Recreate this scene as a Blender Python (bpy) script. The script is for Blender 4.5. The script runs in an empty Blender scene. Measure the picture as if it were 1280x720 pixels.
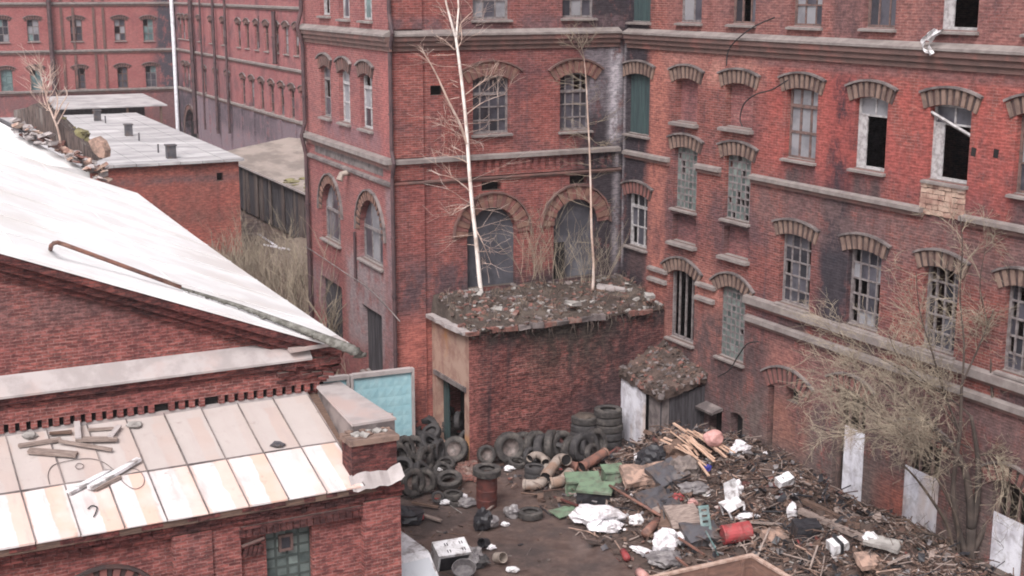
import bpy, math, random
from mathutils import Matrix, Vector, noise as mnoise
R_ = math.radians
rng = random.Random(7)
col = bpy.context.scene.collection
# ---------------------------------------------------------------- camera model (surveyed from the photograph)
FPX, PITCH, HCAM = 1715.0, R_(12.3), 15.3
def ray(x, y):
    cx = (x-640)/FPX; cy = (360-y)/FPX
    return Vector((cx, math.cos(PITCH)+cy*math.sin(PITCH), -math.sin(PITCH)+cy*math.cos(PITCH)))
CAM = Vector((0, 0, HCAM))
def onz(x, y, z=0.0):
    d = ray(x, y); return CAM + d*((z-HCAM)/d.z)
def aty(x, y, Y):
    d = ray(x, y); return CAM + d*(Y/d.y)
def proj(P):
    q = P-CAM
    dep = q.y*math.cos(PITCH)-q.z*math.sin(PITCH); up = q.y*math.sin(PITCH)+q.z*math.cos(PITCH)
    return 640+FPX*q.x/dep, 360-FPX*up/dep
def azv(vx, fh=1755.0): return math.degrees(math.atan2(vx-640, fh))
class Face:
    """vertical facade frame: x along the wall, y into the building, z up"""
    def __init__(s, O, az):
        s.O = Vector((O[0], O[1], 0)); a = R_(az); s.az = az
        s.u = Vector((math.sin(a), math.cos(a), 0)); s.n = Vector((-math.cos(a), math.sin(a), 0))
        M = Matrix.Identity(4)
        for i in range(3):
            M[i][0] = s.u[i]; M[i][1] = s.n[i]; M[i][3] = s.O[i]
        s.M = M
    def uv(s, x, y, off=0.0):
        d = ray(x, y); den = d.dot(s.n)
        t = ((s.O-CAM).dot(s.n)+off)/den
        P = CAM+d*t
        return (P-s.O).dot(s.u), P.z
    def rect(s, xl, xr, yt, yb, off=0.0):
        ym = (yt+yb)/2; xm = (xl+xr)/2
        return s.uv(xl, ym, off)[0], s.uv(xr, ym, off)[0], s.uv(xm, yb, off)[1], s.uv(xm, yt, off)[1]
    def w(s, u, v=0.0, off=0.0): return s.O+s.u*u+s.n*off+Vector((0, 0, v))
# ---------------------------------------------------------------- scene graph helpers
WM = {}
def tag(o, label=None, cat=None, group=None, kind=None):
    if label: o['label'] = label
    if cat: o['category'] = cat
    if group: o['group'] = group
    if kind: o['kind'] = kind
    return o
def T(p, rz=0.0, rx=0.0, ry=0.0, s=1.0):
    return Matrix.Translation(Vector(p)) @ Matrix.Rotation(rz, 4, 'Z') @ Matrix.Rotation(ry, 4, 'Y') @ Matrix.Rotation(rx, 4, 'X') @ Matrix.Scale(s, 4)
def link(o, parent=None, M=None):
    col.objects.link(o)
    M = M.copy() if M is not None else (WM[parent.name].copy() if parent is not None else Matrix.Identity(4))
    WM[o.name] = M
    if parent is not None:
        o.parent = parent; o.matrix_basis = WM[parent.name].inverted() @ M
    else: o.matrix_basis = M
    return o
def empty(name, M, label, cat, group=None):
    o = bpy.data.objects.new(name, None); o.empty_display_size = .3
    return tag(link(o, None, M), label, cat, group)
def dup(o, M, label=None, group=None, parent=None):
    c = o.copy(); 
    for k in ('label',):
        if label: c[k] = label
    if group: c['group'] = group
    rel = WM[o.name].inverted()
    link(c, parent, M)
    for ch in [x for x in col.objects if x.parent is o]:
        dup(ch, M @ rel @ WM[ch.name], None, None, c)
    return c
class MB:
    def __init__(s): s.v = []; s.f = []; s.m = []
    def poly(s, pts, mi=0):
        b = len(s.v); s.v += [tuple(p) for p in pts]; s.f.append(tuple(range(b, b+len(pts)))); s.m.append(mi)
    def box(s, x0, x1, y0, y1, z0, z1, mi=0, M=None, jit=0.0):
        b = len(s.v)
        P = [(x0,y0,z0),(x1,y0,z0),(x1,y1,z0),(x0,y1,z0),(x0,y0,z1),(x1,y0,z1),(x1,y1,z1),(x0,y1,z1)]
        if jit: P = [tuple(c+rng.uniform(-jit, jit) for c in p) for p in P]
        if M is not None: P = [tuple(M @ Vector(p)) for p in P]
        s.v += P
        for q in ((0,3,2,1),(4,5,6,7),(0,1,5,4),(1,2,6,5),(2,3,7,6),(3,0,4,7)):
            s.f.append(tuple(b+i for i in q)); s.m.append(mi)
        return s
    def cbox(s, c, sx, sy, sz, mi=0, rz=0, rx=0, ry=0, jit=0.0):
        return s.box(-sx/2, sx/2, -sy/2, sy/2, -sz/2, sz/2, mi, T(c, rz, rx, ry), jit)
    def hexa(s, P, mi=0):
        b = len(s.v); s.v += [tuple(p) for p in P]
        for q in ((0,3,2,1),(4,5,6,7),(0,1,5,4),(1,2,6,5),(2,3,7,6),(3,0,4,7)):
            s.f.append(tuple(b+i for i in q)); s.m.append(mi)
    def tube(s, pts, rad, n=6, mi=0, caps=True):
        pts = [Vector(p) for p in pts]
        if not hasattr(rad, '__len__'): rad = [rad]*len(pts)
        b = len(s.v); ref = Vector((.31, .17, .93))
        for i, p in enumerate(pts):
            t = (pts[min(i+1, len(pts)-1)]-pts[max(i-1, 0)])
            if t.length < 1e-6: t = Vector((0, 0, 1))
            t.normalize()
            a = t.cross(ref)
            if a.length < .05: a = t.cross(Vector((1, 0, 0)))
            a.normalize(); c = t.cross(a)
            for k in range(n):
                an = 2*math.pi*k/n
                s.v.append(tuple(p+(a*math.cos(an)+c*math.sin(an))*rad[i]))
        for i in range(len(pts)-1):
            for k in range(n):
                k2 = (k+1) % n
                s.f.append((b+i*n+k, b+i*n+k2, b+(i+1)*n+k2, b+(i+1)*n+k)); s.m.append(mi)
        if caps:
            s.f.append(tuple(b+k for k in range(n))[::-1]); s.m.append(mi)
            e = b+(len(pts)-1)*n
            s.f.append(tuple(e+k for k in range(n))); s.m.append(mi)
        return s
    def lathe(s, prof, n=24, mi=0, M=None, closed=False, wob=0.0):
        b = len(s.v); m = len(prof)
        for k in range(n):
            a = 2*math.pi*k/n
            for r, z in prof:
                p = Vector((r*math.cos(a), r*math.sin(a), z))
                if wob: p = p*(1+rng.uniform(-wob, wob))
                s.v.append(tuple(M @ p if M is not None else p))
        for k in range(n):
            k2 = (k+1) % n
            for i in range(m if closed else m-1):
                j = (i+1) % m
                s.f.append((b+k*m+i, b+k2*m+i, b+k2*m+j, b+k*m+j)); s.m.append(mi)
        return s
    def build(s, name, mats, parent=None, M=None, smooth=False, label=None):
        me = bpy.data.meshes.new(name); me.from_pydata(s.v, [], s.f)
        if not isinstance(mats, (list, tuple)): mats = [mats]
        for m in mats: me.materials.append(m)
        if len(mats) > 1: me.polygons.foreach_set('material_index', s.m)
        if smooth: me.polygons.foreach_set('use_smooth', [True]*len(s.f))
        me.update()
        o = bpy.data.objects.new(name, me)
        link(o, parent, M)
        if label: o['label'] = label
        return o
def ico(mb, c, r, seed, mi=0, squash=(1,1,1), amp=.35, sub=2, M=None, freq=1.3):
    """irregular lump"""
    import bmesh
    bm = bmesh.new(); bmesh.ops.create_icosphere(bm, subdivisions=sub, radius=1)
    b = len(mb.v)
    for v in bm.verts:
        d = 1+amp*mnoise.noise(v.co*freq+Vector((seed*3.7, seed*1.3, seed*.7)))+amp*.5*mnoise.noise(v.co*freq*2.6+Vector((seed, 0, 9)))
        p = Vector((v.co.x*squash[0], v.co.y*squash[1], v.co.z*squash[2]))*r*d
        if M is not None: p = M @ p
        mb.v.append(tuple(p+Vector(c)))
    for f in bm.faces: mb.f.append(tuple(b+v.index for v in f.verts)); mb.m.append(mi)
    bm.free()
# ---------------------------------------------------------------- materials
class G:
    def __init__(s, name):
        s.m = bpy.data.materials.new(name); s.m.use_nodes = True
        s.t = s.m.node_tree; s.t.nodes.clear()
        s.out = s.t.nodes.new('ShaderNodeOutputMaterial'); s.p = s.t.nodes.new('ShaderNodeBsdfPrincipled')
        s.t.links.new(s.p.outputs[0], s.out.inputs[0])
    def n(s, typ, **kw):
        nd = s.t.nodes.new('ShaderNode'+typ)
        for k, v in kw.items(): setattr(nd, k, v)
        return nd
    def put(s, sock, v):
        if hasattr(v, 'is_output'): s.t.links.new(v, sock)
        elif v is not None:
            if hasattr(sock.default_value, '__len__') and not hasattr(v, '__len__'): v = (v, v, v, 1)[:len(sock.default_value)]
            if hasattr(v, '__len__') and len(v) == 3 and len(sock.default_value) == 4: v = (*v, 1)
            sock.default_value = v
    def obj(s): return s.n('TexCoord').outputs['Object']
    def sep(s, v):
        nd = s.n('SeparateXYZ'); s.put(nd.inputs[0], v); return nd.outputs
    def comb(s, x, y, z):
        nd = s.n('CombineXYZ')
        for i, a in enumerate((x, y, z)): s.put(nd.inputs[i], a)
        return nd.outputs[0]
    def math(s, op, a, b=None, clamp=False):
        nd = s.n('Math', operation=op, use_clamp=clamp); s.put(nd.inputs[0], a)
        if b is not None: s.put(nd.inputs[1], b)
        return nd.outputs[0]
    def mr(s, v, a, b, c=0.0, d=1.0, smooth=True):
        nd = s.n('MapRange', interpolation_type='SMOOTHSTEP' if smooth else 'LINEAR')
        for i, x in enumerate((v, a, b, c, d)): s.put(nd.inputs[i], x)
        return nd.outputs[0]
    def noise(s, vec, scale, detail=4.0, rough=.6, sx=None, dist=0.0):
        if sx:
            mp = s.n('Mapping'); s.put(mp.inputs[0], vec); mp.inputs['Scale'].default_value = sx; vec = mp.outputs[0]
        nd = s.n('TexNoise'); s.put(nd.inputs['Vector'], vec)
        nd.inputs['Scale'].default_value = scale; nd.inputs['Detail'].default_value = detail; nd.inputs['Roughness'].default_value = rough
        nd.inputs['Distortion'].default_value = dist
        return nd.outputs[0]
    def mix(s, f, a, b, mode='MIX'):
        nd = s.n('Mix', data_type='RGBA', blend_type=mode)
        s.put(nd.inputs[0], f); s.put(nd.inputs[6], a); s.put(nd.inputs[7], b)
        return nd.outputs[2]
    def bump(s, h, strength=.4, dist=.02):
        nd = s.n('Bump'); s.put(nd.inputs['Height'], h); nd.inputs['Strength'].default_value = strength; nd.inputs['Distance'].default_value = dist
        s.t.links.new(nd.outputs[0], s.p.inputs['Normal'])
    def done(s, colr, rough=.85, metal=0.0, spec=.3):
        s.put(s.p.inputs['Base Color'], colr); s.put(s.p.inputs['Roughness'], rough); s.p.inputs['Metallic'].default_value = metal
        s.p.inputs['Specular IOR Level'].default_value = spec
        return s.m
def pm(name, c1, c2=None, scale=4.0, rough=.8, metal=0.0, spec=.3, bump=0.0, lo=.4, hi=.62, sx=None, detail=5.0, c3=None, dirt=0.0):
    """two-tone noisy surface"""
    g = G(name); v = g.obj()
    if c2 is None: c2 = tuple(x*.75 for x in c1)
    nz = g.noise(v, scale, detail, .62, sx)
    c = g.mix(g.mr(nz, lo, hi), c1, c2)
    if c3: c = g.mix(g.mr(g.noise(v, scale*.37, 4, .6, sx), .52, .68), c, c3)
    if dirt: c = g.mix(g.mr(g.noise(v, 3.1, 7, .7, None, .5), .46, .64, 0, dirt), c, (.12,.088,.075))
    if bump: g.bump(nz, bump, .03)
    return g.done(c, rough, metal, spec)
def brick_mat(name, c1, c2, mortar, soot=(.07,.05,.06), soot_lo=.5, soot_hi=.75, pale=(.52,.30,.22), pale_lo=.66, pale_hi=.75, stains=(), streak=.5, mort=.01, horiz_dirt=(.10,.085,.075), fine=.35, wet=None, bw=.26, rh=.077, bump=.5, specks=.5):
    g = G(name); v = g.obj(); x, y, z = g.sep(v)
    s = g.math('ADD', x, y); v2 = g.comb(s, z, 0.0)
    bt = g.n('TexBrick'); g.put(bt.inputs['Vector'], v2)
    bt.inputs['Scale'].default_value = 1; bt.inputs['Brick Width'].default_value = bw; bt.inputs['Row Height'].default_value = rh
    bt.inputs['Mortar Size'].default_value = mort; bt.inputs['Mortar Smooth'].default_value = .3; bt.inputs['Bias'].default_value = -.1
    g.put(bt.inputs['Color1'], c1); g.put(bt.inputs['Color2'], c2); g.put(bt.inputs['Mortar'], mortar)
    c = bt.outputs[0]
    # per-area tone drift
    n1 = g.noise(v, .55, 6, .62); c = g.mix(g.mr(n1, .35, .7, 0, .55), c, tuple(a*b for a, b in zip(c1, (.62, .58, .68))))
    # fine speckle
    n2 = g.noise(v, 1.0, 5, .78, (3.6, 3.6, 12.5))
    n7 = g.noise(v, 7.5, 6, .85); n2 = g.math('ADD', g.math('MULTIPLY', n2, .68), g.math('MULTIPLY', n7, .32))
    n6 = g.noise(v, 4.2, 7, .75); c = g.mix(g.mr(n6, .63, .71, 0, specks), c, tuple(a*1.15 for a in pale))
    # spalled pale patches
    n3 = g.noise(v, 1.9, 8, .72, None, .6); c = g.mix(g.mr(n3, pale_lo, pale_hi, 0, .75), c, pale)
    # soot clouds and rain streaks
    n4 = g.noise(v, .35, 7, .66, None, .4); c = g.mix(g.mr(n4, soot_lo-.06, soot_hi-.04, 0, .75), c, soot)
    n5 = g.noise(v, 1.0, 5, .6, (2.2, 2.2, .16)); c = g.mix(g.mr(n5, .54, .74, 0, streak), c, soot)
    nn = g.noise(v, 1.5, 9, .76, (1, 1, .6))
    for (x0, x1, z0, z1, sx_, sz_, colr, st) in stains:
        m = g.mr(x, x0-sx_, x0+sx_); m = g.math('MULTIPLY', m, g.mr(x, x1+sx_, x1-sx_))
        m = g.math('MULTIPLY', m, g.mr(z, z0-sz_, z0+sz_)); m = g.math('MULTIPLY', m, g.mr(z, z1+sz_, z1-sz_))
        m = g.math('MULTIPLY', m, g.mr(nn, .36, .56, .06 if st < 1.5 else .33*st, st)); c = g.mix(m, c, colr)
    # brick to brick variety stays readable through every stain
    bl = g.n('RGBToBW'); g.put(bl.inputs[0], bt.outputs[0]); bv = g.mr(bl.outputs[0], .06, .17, .80, 1.12, False)
    c = g.mix(1.0, c, g.comb(bv, bv, bv), 'MULTIPLY')
    c = g.mix(g.mr(n2, .42, .57, 0, min(1, fine*2.0)), g.mix(1.0, c, (1.20, 1.20, 1.22), 'MULTIPLY'), g.mix(1.0, c, (.42, .44, .48), 'MULTIPLY'))
    nf = g.n('NewGeometry').outputs['Normal']; up = g.sep(nf)[2]
    c = g.mix(g.mr(up, .5, .8, 0, .85), c, horiz_dirt)
    h = g.math('ADD', g.math('MULTIPLY', bt.outputs[1], -.6), n2); g.bump(h, bump, .02)
    return g.done(c, .9, 0, .2)
SOOT = (.055, .046, .052); SOOTP = (.075, .052, .060)
WHITE = (.50, .45, .45); PALE = (.48, .22, .16); ORANGE = (.46, .16, .09); GREYP = (.23, .19, .20)
M = {}
def mk_brick_R(extra): return brick_mat('brick_right_wing', (.27,.088,.068), (.155,.056,.047), (.245,.15,.132), streak=.9, soot=SOOTP, soot_lo=.475, soot_hi=.72, pale=(.46,.22,.17), pale_lo=.60, pale_hi=.72, stains=[
    (-.3,1.5,2.2,19,.45,.4,(.042,.034,.04),1.7), (1.75,2.8,4.4,13.2,.35,.6,(.42,.165,.125),.7),
    (11.25,12.05,6.2,15.8,.45,.8,(.028,.028,.036),2.6), (11.0,12.7,5.5,9.4,.6,.6,(.045,.038,.044),1.1), (11.1,12.2,15.2,17.2,.3,.5,(.03,.03,.037),2),
    (2.6,8.2,12.3,13.2,.5,.3,(.45,.22,.175),.7), (4.4,6.4,2.2,6.2,.5,.6,(.42,.19,.15),.6),
    (8.0,19,9.9,13.6,1,.8,(.34,.085,.07),.75), (7.6,19,13.0,13.8,.3,.1,(.13,.075,.075),.9),
    (3,20,-1,4.9,1.0,.5,(.10,.065,.064),1.0), (7.2,20,-1,2.6,.7,.9,(.135,.10,.09),1.1), (8.8,12.2,3.4,4.7,.5,.4,(.36,.15,.12),.6), (8.9,10.8,1.4,3.0,.4,.5,(.34,.13,.09),.5), (14.0,15.9,-1,1.9,.5,.5,(.38,.12,.085),.8), (2.6,4.4,2.4,4.5,.6,.7,(.38,.16,.125),.5), (10.5,20,3.2,4.8,.6,.3,(.14,.085,.08),.7), (2.6,20,13.0,19,.5,.4,(.25,.12,.105),.6), (7.6,20,8.0,9.4,.8,.3,(.15,.095,.09),.75),
    (-.1,.12,5.5,13.5,.1,.3,(.40,.36,.37),.6)]+extra)
M['brick_C'] = brick_mat('brick_tower_front', (.285,.086,.069), (.18,.059,.050), (.25,.14,.125), soot=SOOTP, soot_lo=.55, soot_hi=.76, pale=(.43,.18,.14), pale_lo=.66, pale_hi=.78, streak=.45, stains=[
    (-1.7,.3,2,19,1.1,.5,(.045,.037,.042),1.6), (-.62,-.12,10.0,13.3,.2,.3,(.46,.42,.44),.85), (-.4,-.15,5.2,9.8,.12,.3,(.36,.32,.33),.55),
    (-1.7,-.6,11,13.4,.3,.4,(.30,.26,.28),.5), (-10,.5,13.95,14.4,.5,.12,(.12,.08,.085),.8), (-6.5,-2,13.0,19,.4,.5,(.15,.085,.085),.5), (-9.1,-6,4.3,6.3,.6,.5,(.09,.06,.065),.9),
    (-8.9,-6.6,0,4.3,.5,.6,(.42,.14,.11),.7), (-7,-.2,4.0,5.6,.6,.5,(.075,.055,.058),1.0)])
M['brick_L'] = brick_mat('brick_tower_side', (.27,.096,.086), (.195,.076,.07), (.24,.14,.13), soot=SOOTP, soot_lo=.58, soot_hi=.8, pale=(.42,.2,.17), pale_lo=.68, pale_hi=.78, streak=.25, fine=.25, stains=[
    (-5.0,-.7,2.6,6.0,.5,.5,(.24,.19,.19),1.0), (-10,-6.2,3.0,4.7,.5,.5,(.19,.13,.135),.9), (-.55,.1,0,9.0,.25,.4,(.20,.145,.15),.8), (-7.2,-.8,9.9,10.6,.5,.25,(.17,.10,.11),.8), (-.9,.1,9.0,13,.3,.4,(.33,.11,.1),.5)])
M['brick_E'] = brick_mat('brick_rear_wing', (.29,.095,.09), (.23,.08,.08), (.29,.18,.17), soot=SOOTP, soot_lo=.54, soot_hi=.75, pale_lo=.7, pale_hi=.8, streak=.4, fine=.2, bump=.15, stains=[
    (-60,2,-1,5.2,.5,.12,(.17,.13,.145),1.5), (-48,-37,-1,6.5,2,.7,(.06,.05,.06),1.0), (-45.6,-43.0,-1,20,.9,.5,(.06,.05,.06),.9), (-37,-22,5.2,9.2,3,1,(.13,.08,.085),.6), (-30,-8,3.0,5.3,3,.5,(.075,.06,.07),.8)])
M['brick_D'] = brick_mat('brick_far_block', (.29,.088,.08), (.24,.075,.07), (.28,.16,.15), soot=SOOTP, soot_lo=.62, soot_hi=.85, pale_lo=.7, pale_hi=.8, streak=.2, fine=.2, bump=.15, stains=[
    (-2.0,.5,-1,20,.9,.5,(.055,.05,.06),1.3), (-60,1,-1,5.0,.5,.2,(.16,.085,.085),1.0)])
M['brick_F'] = brick_mat('brick_workshop', (.285,.092,.076), (.17,.058,.05), (.25,.14,.125), soot=(.12,.06,.06), soot_lo=.58, soot_hi=.8, pale=(.31,.12,.095), pale_lo=.62, pale_hi=.74, streak=.25, fine=.45, stains=[(-8,-3.2,8.0,9.0,1.2,.4,(.15,.085,.08),.8)])
M['brick_F2'] = brick_mat('brick_workshop_cornice', (.22,.066,.055), (.10,.036,.033), (.14,.066,.06), soot=(.06,.035,.035), soot_lo=.48, soot_hi=.7, pale=(.32,.12,.09), pale_lo=.6, pale_hi=.72, streak=.3, fine=.7)
M['brick_A'] = brick_mat('brick_annex', (.26,.08,.066), (.125,.045,.04), (.23,.135,.118), soot=(.07,.042,.044), soot_lo=.52, soot_hi=.74, pale=(.38,.19,.15), pale_lo=.58, pale_hi=.70, streak=.9, fine=.9, bump=1.0, stains=[
    (-.5,8,3.8,5,.5,.35,(.05,.04,.036),1.0), (4.2,8,-1,5,1.2,.6,(.06,.04,.042),.75), (2.2,5.5,2.6,5,.9,.9,(.06,.05,.042),.8), (-1,8,-1,.5,1,.3,(.06,.045,.042),.8), (-.2,.35,0,4.2,.15,.3,(.35,.13,.11),.6)])
M['brick_G'] = brick_mat('brick_storehouse', (.34,.098,.072), (.24,.072,.056), (.24,.125,.105), soot=(.12,.062,.056), soot_lo=.55, soot_hi=.76, pale=(.44,.19,.14), pale_lo=.62, pale_hi=.76, streak=.45, fine=.35, stains=[(-20,1,4.9,5.3,3,.25,(.13,.08,.08),.9), (-20,1,2.6,3.4,3,.3,(.14,.07,.06),.6)])
M['brick_loose'] = pm('loose_brick', (.20,.085,.07), (.11,.06,.052), 5, .95, c3=(.22,.16,.14), dirt=.6)
M['stone'] = pm('weathered_ledge', (.225,.198,.187), (.155,.132,.126), 3.2, .85, bump=.2, lo=.35, hi=.7, c3=(.165,.135,.13))
M['stone_d'] = pm('sooty_ledge', (.17,.145,.14), (.09,.075,.075), 2.0, .9, c3=(.25,.21,.2))
M['corb'] = pm('sooty_corbel_brick', (.14,.082,.073), (.095,.063,.058), 2.6, .9, lo=.35, hi=.7, c3=(.20,.09,.078), bump=.2)
M['vou_pale'] = pm('pale_voussoir', (.205,.14,.113), (.125,.086,.073), 3, .9)
M['vou_mid'] = pm('brown_voussoir', (.19,.105,.082), (.13,.075,.062), 3, .9)
M['vou_dark'] = pm('dark_voussoir', (.05,.037,.037), (.08,.048,.044), 3, .9)
M['vou_red'] = pm('red_voussoir', (.20,.085,.075), (.14,.07,.065), 3, .9)
M['frame'] = pm('peeling_window_paint', (.20,.18,.18), (.12,.10,.10), 6, .8)
M['frame_w'] = pm('white_window_paint', (.40,.385,.39), (.24,.225,.225), 6, .75)
M['frame_b'] = pm('bare_brown_frame', (.16,.10,.09), (.09,.065,.06), 6, .85)
M['glass_d'] = pm('dark_glass', (.025,.026,.032), (.05,.05,.06), 1.2, .12, spec=.5)
M['glass_g'] = pm('dusty_glass', (.075,.072,.088), (.04,.04,.05), 1.3, .3, spec=.4, c3=(.12,.12,.135))
M['glass_p'] = pm('milky_glass', (.23,.23,.245), (.15,.15,.165), 1.2, .45, spec=.5)
M['glass_t'] = pm('teal_glass', (.15,.22,.22), (.08,.12,.125), 1.0, .35, spec=.5)
M['gblock'] = pm('green_glass_block', (.115,.142,.135), (.08,.10,.096), 3, .3, spec=.5, c3=(.16,.185,.175))
M['gmort'] = pm('block_mortar', (.06,.072,.068), (.04,.05,.047), 3, .85)
M['gblock_d'] = pm('dark_glass_block', (.075,.098,.095), (.05,.065,.064), 3, .25, spec=.5)
M['gblock_l'] = pm('pale_glass_block', (.165,.20,.188), (.115,.14,.132), 3, .3, spec=.5)
M['board_g'] = pm('green_boards', (.045,.075,.075), (.03,.045,.05), 3, .8, sx=(6,1,.4))
M['board_b'] = pm('grey_brown_boards', (.12,.09,.08), (.05,.04,.04), 3, .9, sx=(6,6,.5), c3=(.17,.15,.14))
M['board_blk'] = pm('blackened_boards', (.035,.032,.036), (.065,.06,.066), 2, .9, sx=(5,5,.5))
M['sheet_d'] = pm('dark_infill_panel', (.055,.055,.066), (.085,.085,.10), 1.1, .8, c3=(.13,.13,.145))
M['sheet_w'] = pm('white_hoarding', (.64,.64,.69), (.47,.46,.51), 2.2, .7, c3=(.50,.43,.41), dirt=.4, sx=(1,1,.35))
M['screen'] = pm('windscreen_painted_sky', (.55,.57,.6), (.45,.47,.5), 1.2, .15, spec=.6)  # pale sky reflection put into the base colour of the glass
M['plaster'] = pm('pinkish_render', (.37,.25,.2), (.26,.15,.12), 1.5, .9, c3=(.38,.19,.09))
M['pale_patch'] = pm('pale_patch_masonry', (.42,.30,.24), (.27,.16,.13), 3.2, .95, bump=.6, c3=(.45,.37,.32))
M['void'] = pm('painted_interior_shade', (.012,.011,.012), (.02,.018,.018), 1, 1)  # near-black colour stands for the unlit depth of openings and gaps
M['roof_w'] = pm('pale_zinc_roof', (.74,.74,.74), (.64,.63,.63), .6, .55, c3=(.60,.575,.56))
M['moss_edge'] = pm('mossy_dark_verge', (.085,.08,.07), (.17,.165,.15), 5, .9, bump=.5, c3=(.06,.058,.05))
M['galv'] = pm('galvanised_flashing', (.36,.325,.32), (.28,.25,.245), 1.6, .55, c3=(.37,.29,.27))
M['roof_flat'] = pm('grey_felt_roof', (.37,.355,.36), (.255,.245,.25), 1.4, .85, sx=(.35,1,1), c3=(.46,.445,.45))
M['roof_old'] = pm('brown_grey_roof', (.27,.23,.205), (.17,.145,.13), .7, .9, c3=(.33,.29,.26), sx=(.4,1,1))
M['mossy'] = pm('yellow_moss', (.20,.18,.09), (.13,.115,.07), 3, 1)
M['pipe_w'] = pm('white_pipe', (.75,.76,.80), (.6,.6,.64), 3, .5)
M['pipe_d'] = pm('dark_downpipe', (.085,.05,.052), (.055,.036,.04), 2, .7)
M['pipe_r'] = pm('rusty_pipe', (.21,.10,.075), (.12,.07,.06), 4, .8, c3=(.28,.17,.13))
M['rust_b'] = pm('brown_rust', (.085,.05,.04), (.05,.034,.03), 4, .85)
M['rust'] = pm('red_brown_rust', (.11,.036,.03), (.07,.028,.026), 4, .75)
M['rubber'] = pm('dusty_rubber', (.062,.056,.053), (.035,.032,.032), 6, .85, c3=(.105,.094,.086))
M['rubber_d'] = pm('dark_rubber', (.04,.038,.04), (.06,.056,.056), 6, .8)
M['rim'] = pm('dull_steel_rim', (.19,.155,.145), (.10,.085,.08), 6, .6, .3)
M['duct'] = pm('tan_duct', (.31,.26,.225), (.20,.165,.145), 3, .7, c3=(.24,.16,.12))
M['green'] = pm('pale_green_paint', (.15,.215,.145), (.10,.145,.10), 3, .6, c3=(.22,.26,.2), dirt=.5)
M['cyan'] = None
M['white'] = pm('white_plastic', (.72,.71,.73), (.58,.57,.58), 4, .5, dirt=.75)
M['bagw'] = pm('white_plastic_bag', (.72,.70,.72), (.55,.53,.555), 6, .45, dirt=.5)
M['bagg'] = pm('grey_plastic_bag', (.20,.185,.185), (.12,.11,.115), 6, .4)
M['black'] = pm('black_plastic', (.022,.022,.026), (.035,.034,.038), 5, .45)
M['dgrey'] = pm('dark_grey_panel', (.075,.073,.082), (.05,.048,.055), 3, .6, c3=(.12,.115,.12), dirt=.7)
M['red'] = pm('faded_red_paint', (.33,.055,.06), (.22,.04,.042), 4, .55, dirt=.5)
M['pink'] = pm('pink_foam', (.48,.27,.25), (.38,.2,.18), 4, .7)
M['blue'] = pm('blue_plastic', (.06,.06,.35), (.05,.05,.25), 4, .5)
M['teal'] = pm('teal_metal', (.10,.17,.165), (.07,.10,.10), 5, .6, c3=(.2,.24,.24))
M['lath'] = pm('fresh_orange_timber', (.50,.35,.27), (.37,.23,.165), 4, .8, sx=(1,8,8))
M['wood_g'] = pm('grey_timber', (.27,.215,.19), (.17,.13,.115), 4, .9, sx=(1,8,8))
M['wood_b'] = pm('brown_timber', (.145,.092,.07), (.085,.056,.046), 4, .9, sx=(1,8,8))
M['card'] = pm('tan_cardboard', (.36,.24,.19), (.20,.14,.115), 4, .9, dirt=.6)
M['conc'] = pm('grey_concrete', (.30,.285,.27), (.20,.185,.175), 3, .9, bump=.3)
M['fabric'] = pm('grey_brown_fabric', (.20,.165,.15), (.12,.10,.095), 5, 1)
M['bin_in'] = pm('rusty_brown_boards', (.20,.115,.09), (.14,.085,.07), 2.5, .85, sx=(1,1,5), c3=(.26,.16,.125))
M['bin_rim'] = pm('worn_tan_rim', (.42,.31,.26), (.3,.2,.16), 5, .8)
M['stem'] = pm('dry_stem', (.215,.165,.13), (.14,.105,.085), 2, 1)
M['twig'] = pm('tan_twig', (.28,.235,.178), (.18,.148,.116), 1.5, 1)
M['limb'] = pm('brown_limb', (.075,.058,.05), (.045,.036,.032), 2, 1)
M['bark_d'] = pm('dark_bark', (.10,.075,.06), (.06,.047,.04), 4, 1, bump=.5)
M['birch'] = pm('white_birch_bark', (.74,.68,.64), (.62,.55,.50), 3, .8, lo=.5, hi=.7, c3=(.42,.33,.28))
M['sapling'] = pm('pinkish_birch_bark', (.50,.37,.31), (.36,.26,.22), 3, .85, c3=(.60,.50,.45))
M['cable'] = pm('black_cable', (.03,.028,.03), None, 3, .7)
def soil_mat(name, c1, c2, c3, s, bump=.7, rough=.95, wet=False):
    g = G(name); v = g.obj()
    a = g.noise(v, s, 9, .72); b = g.noise(v, s*.22, 6, .65); k = g.noise(v, s*6, 4, .7)
    c = g.mix(g.mr(a, .38, .66), c1, c2); c = g.mix(g.mr(b, .45, .65), c, c3)
    c = g.mix(g.mr(k, .60, .75, 0, .6), c, (.30,.23,.20)); c = g.mix(g.mr(k, .42, .28, 0, .6), c, (.02,.016,.015))
    g.bump(a, bump, .06)
    r = g.mr(b, .42, .62, .35, .9) if wet else rough
    return g.done(c, r, 0, .35)
M['mud'] = soil_mat('wet_mud', (.075,.052,.046), (.125,.088,.076), (.05,.037,.035), 2.2, .5, wet=True)
M['heap'] = soil_mat('rubbish_soil', (.075,.052,.044), (.04,.03,.027), (.11,.075,.063), 5.0, 1.0)
M['roofsoil'] = soil_mat('roof_soil', (.066,.05,.042), (.034,.027,.024), (.10,.08,.067), 5.0, 1.0)
M['grass'] = soil_mat('dead_grass_bank', (.20,.155,.125), (.13,.10,.08), (.17,.13,.105), 1.6, .8)
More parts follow.
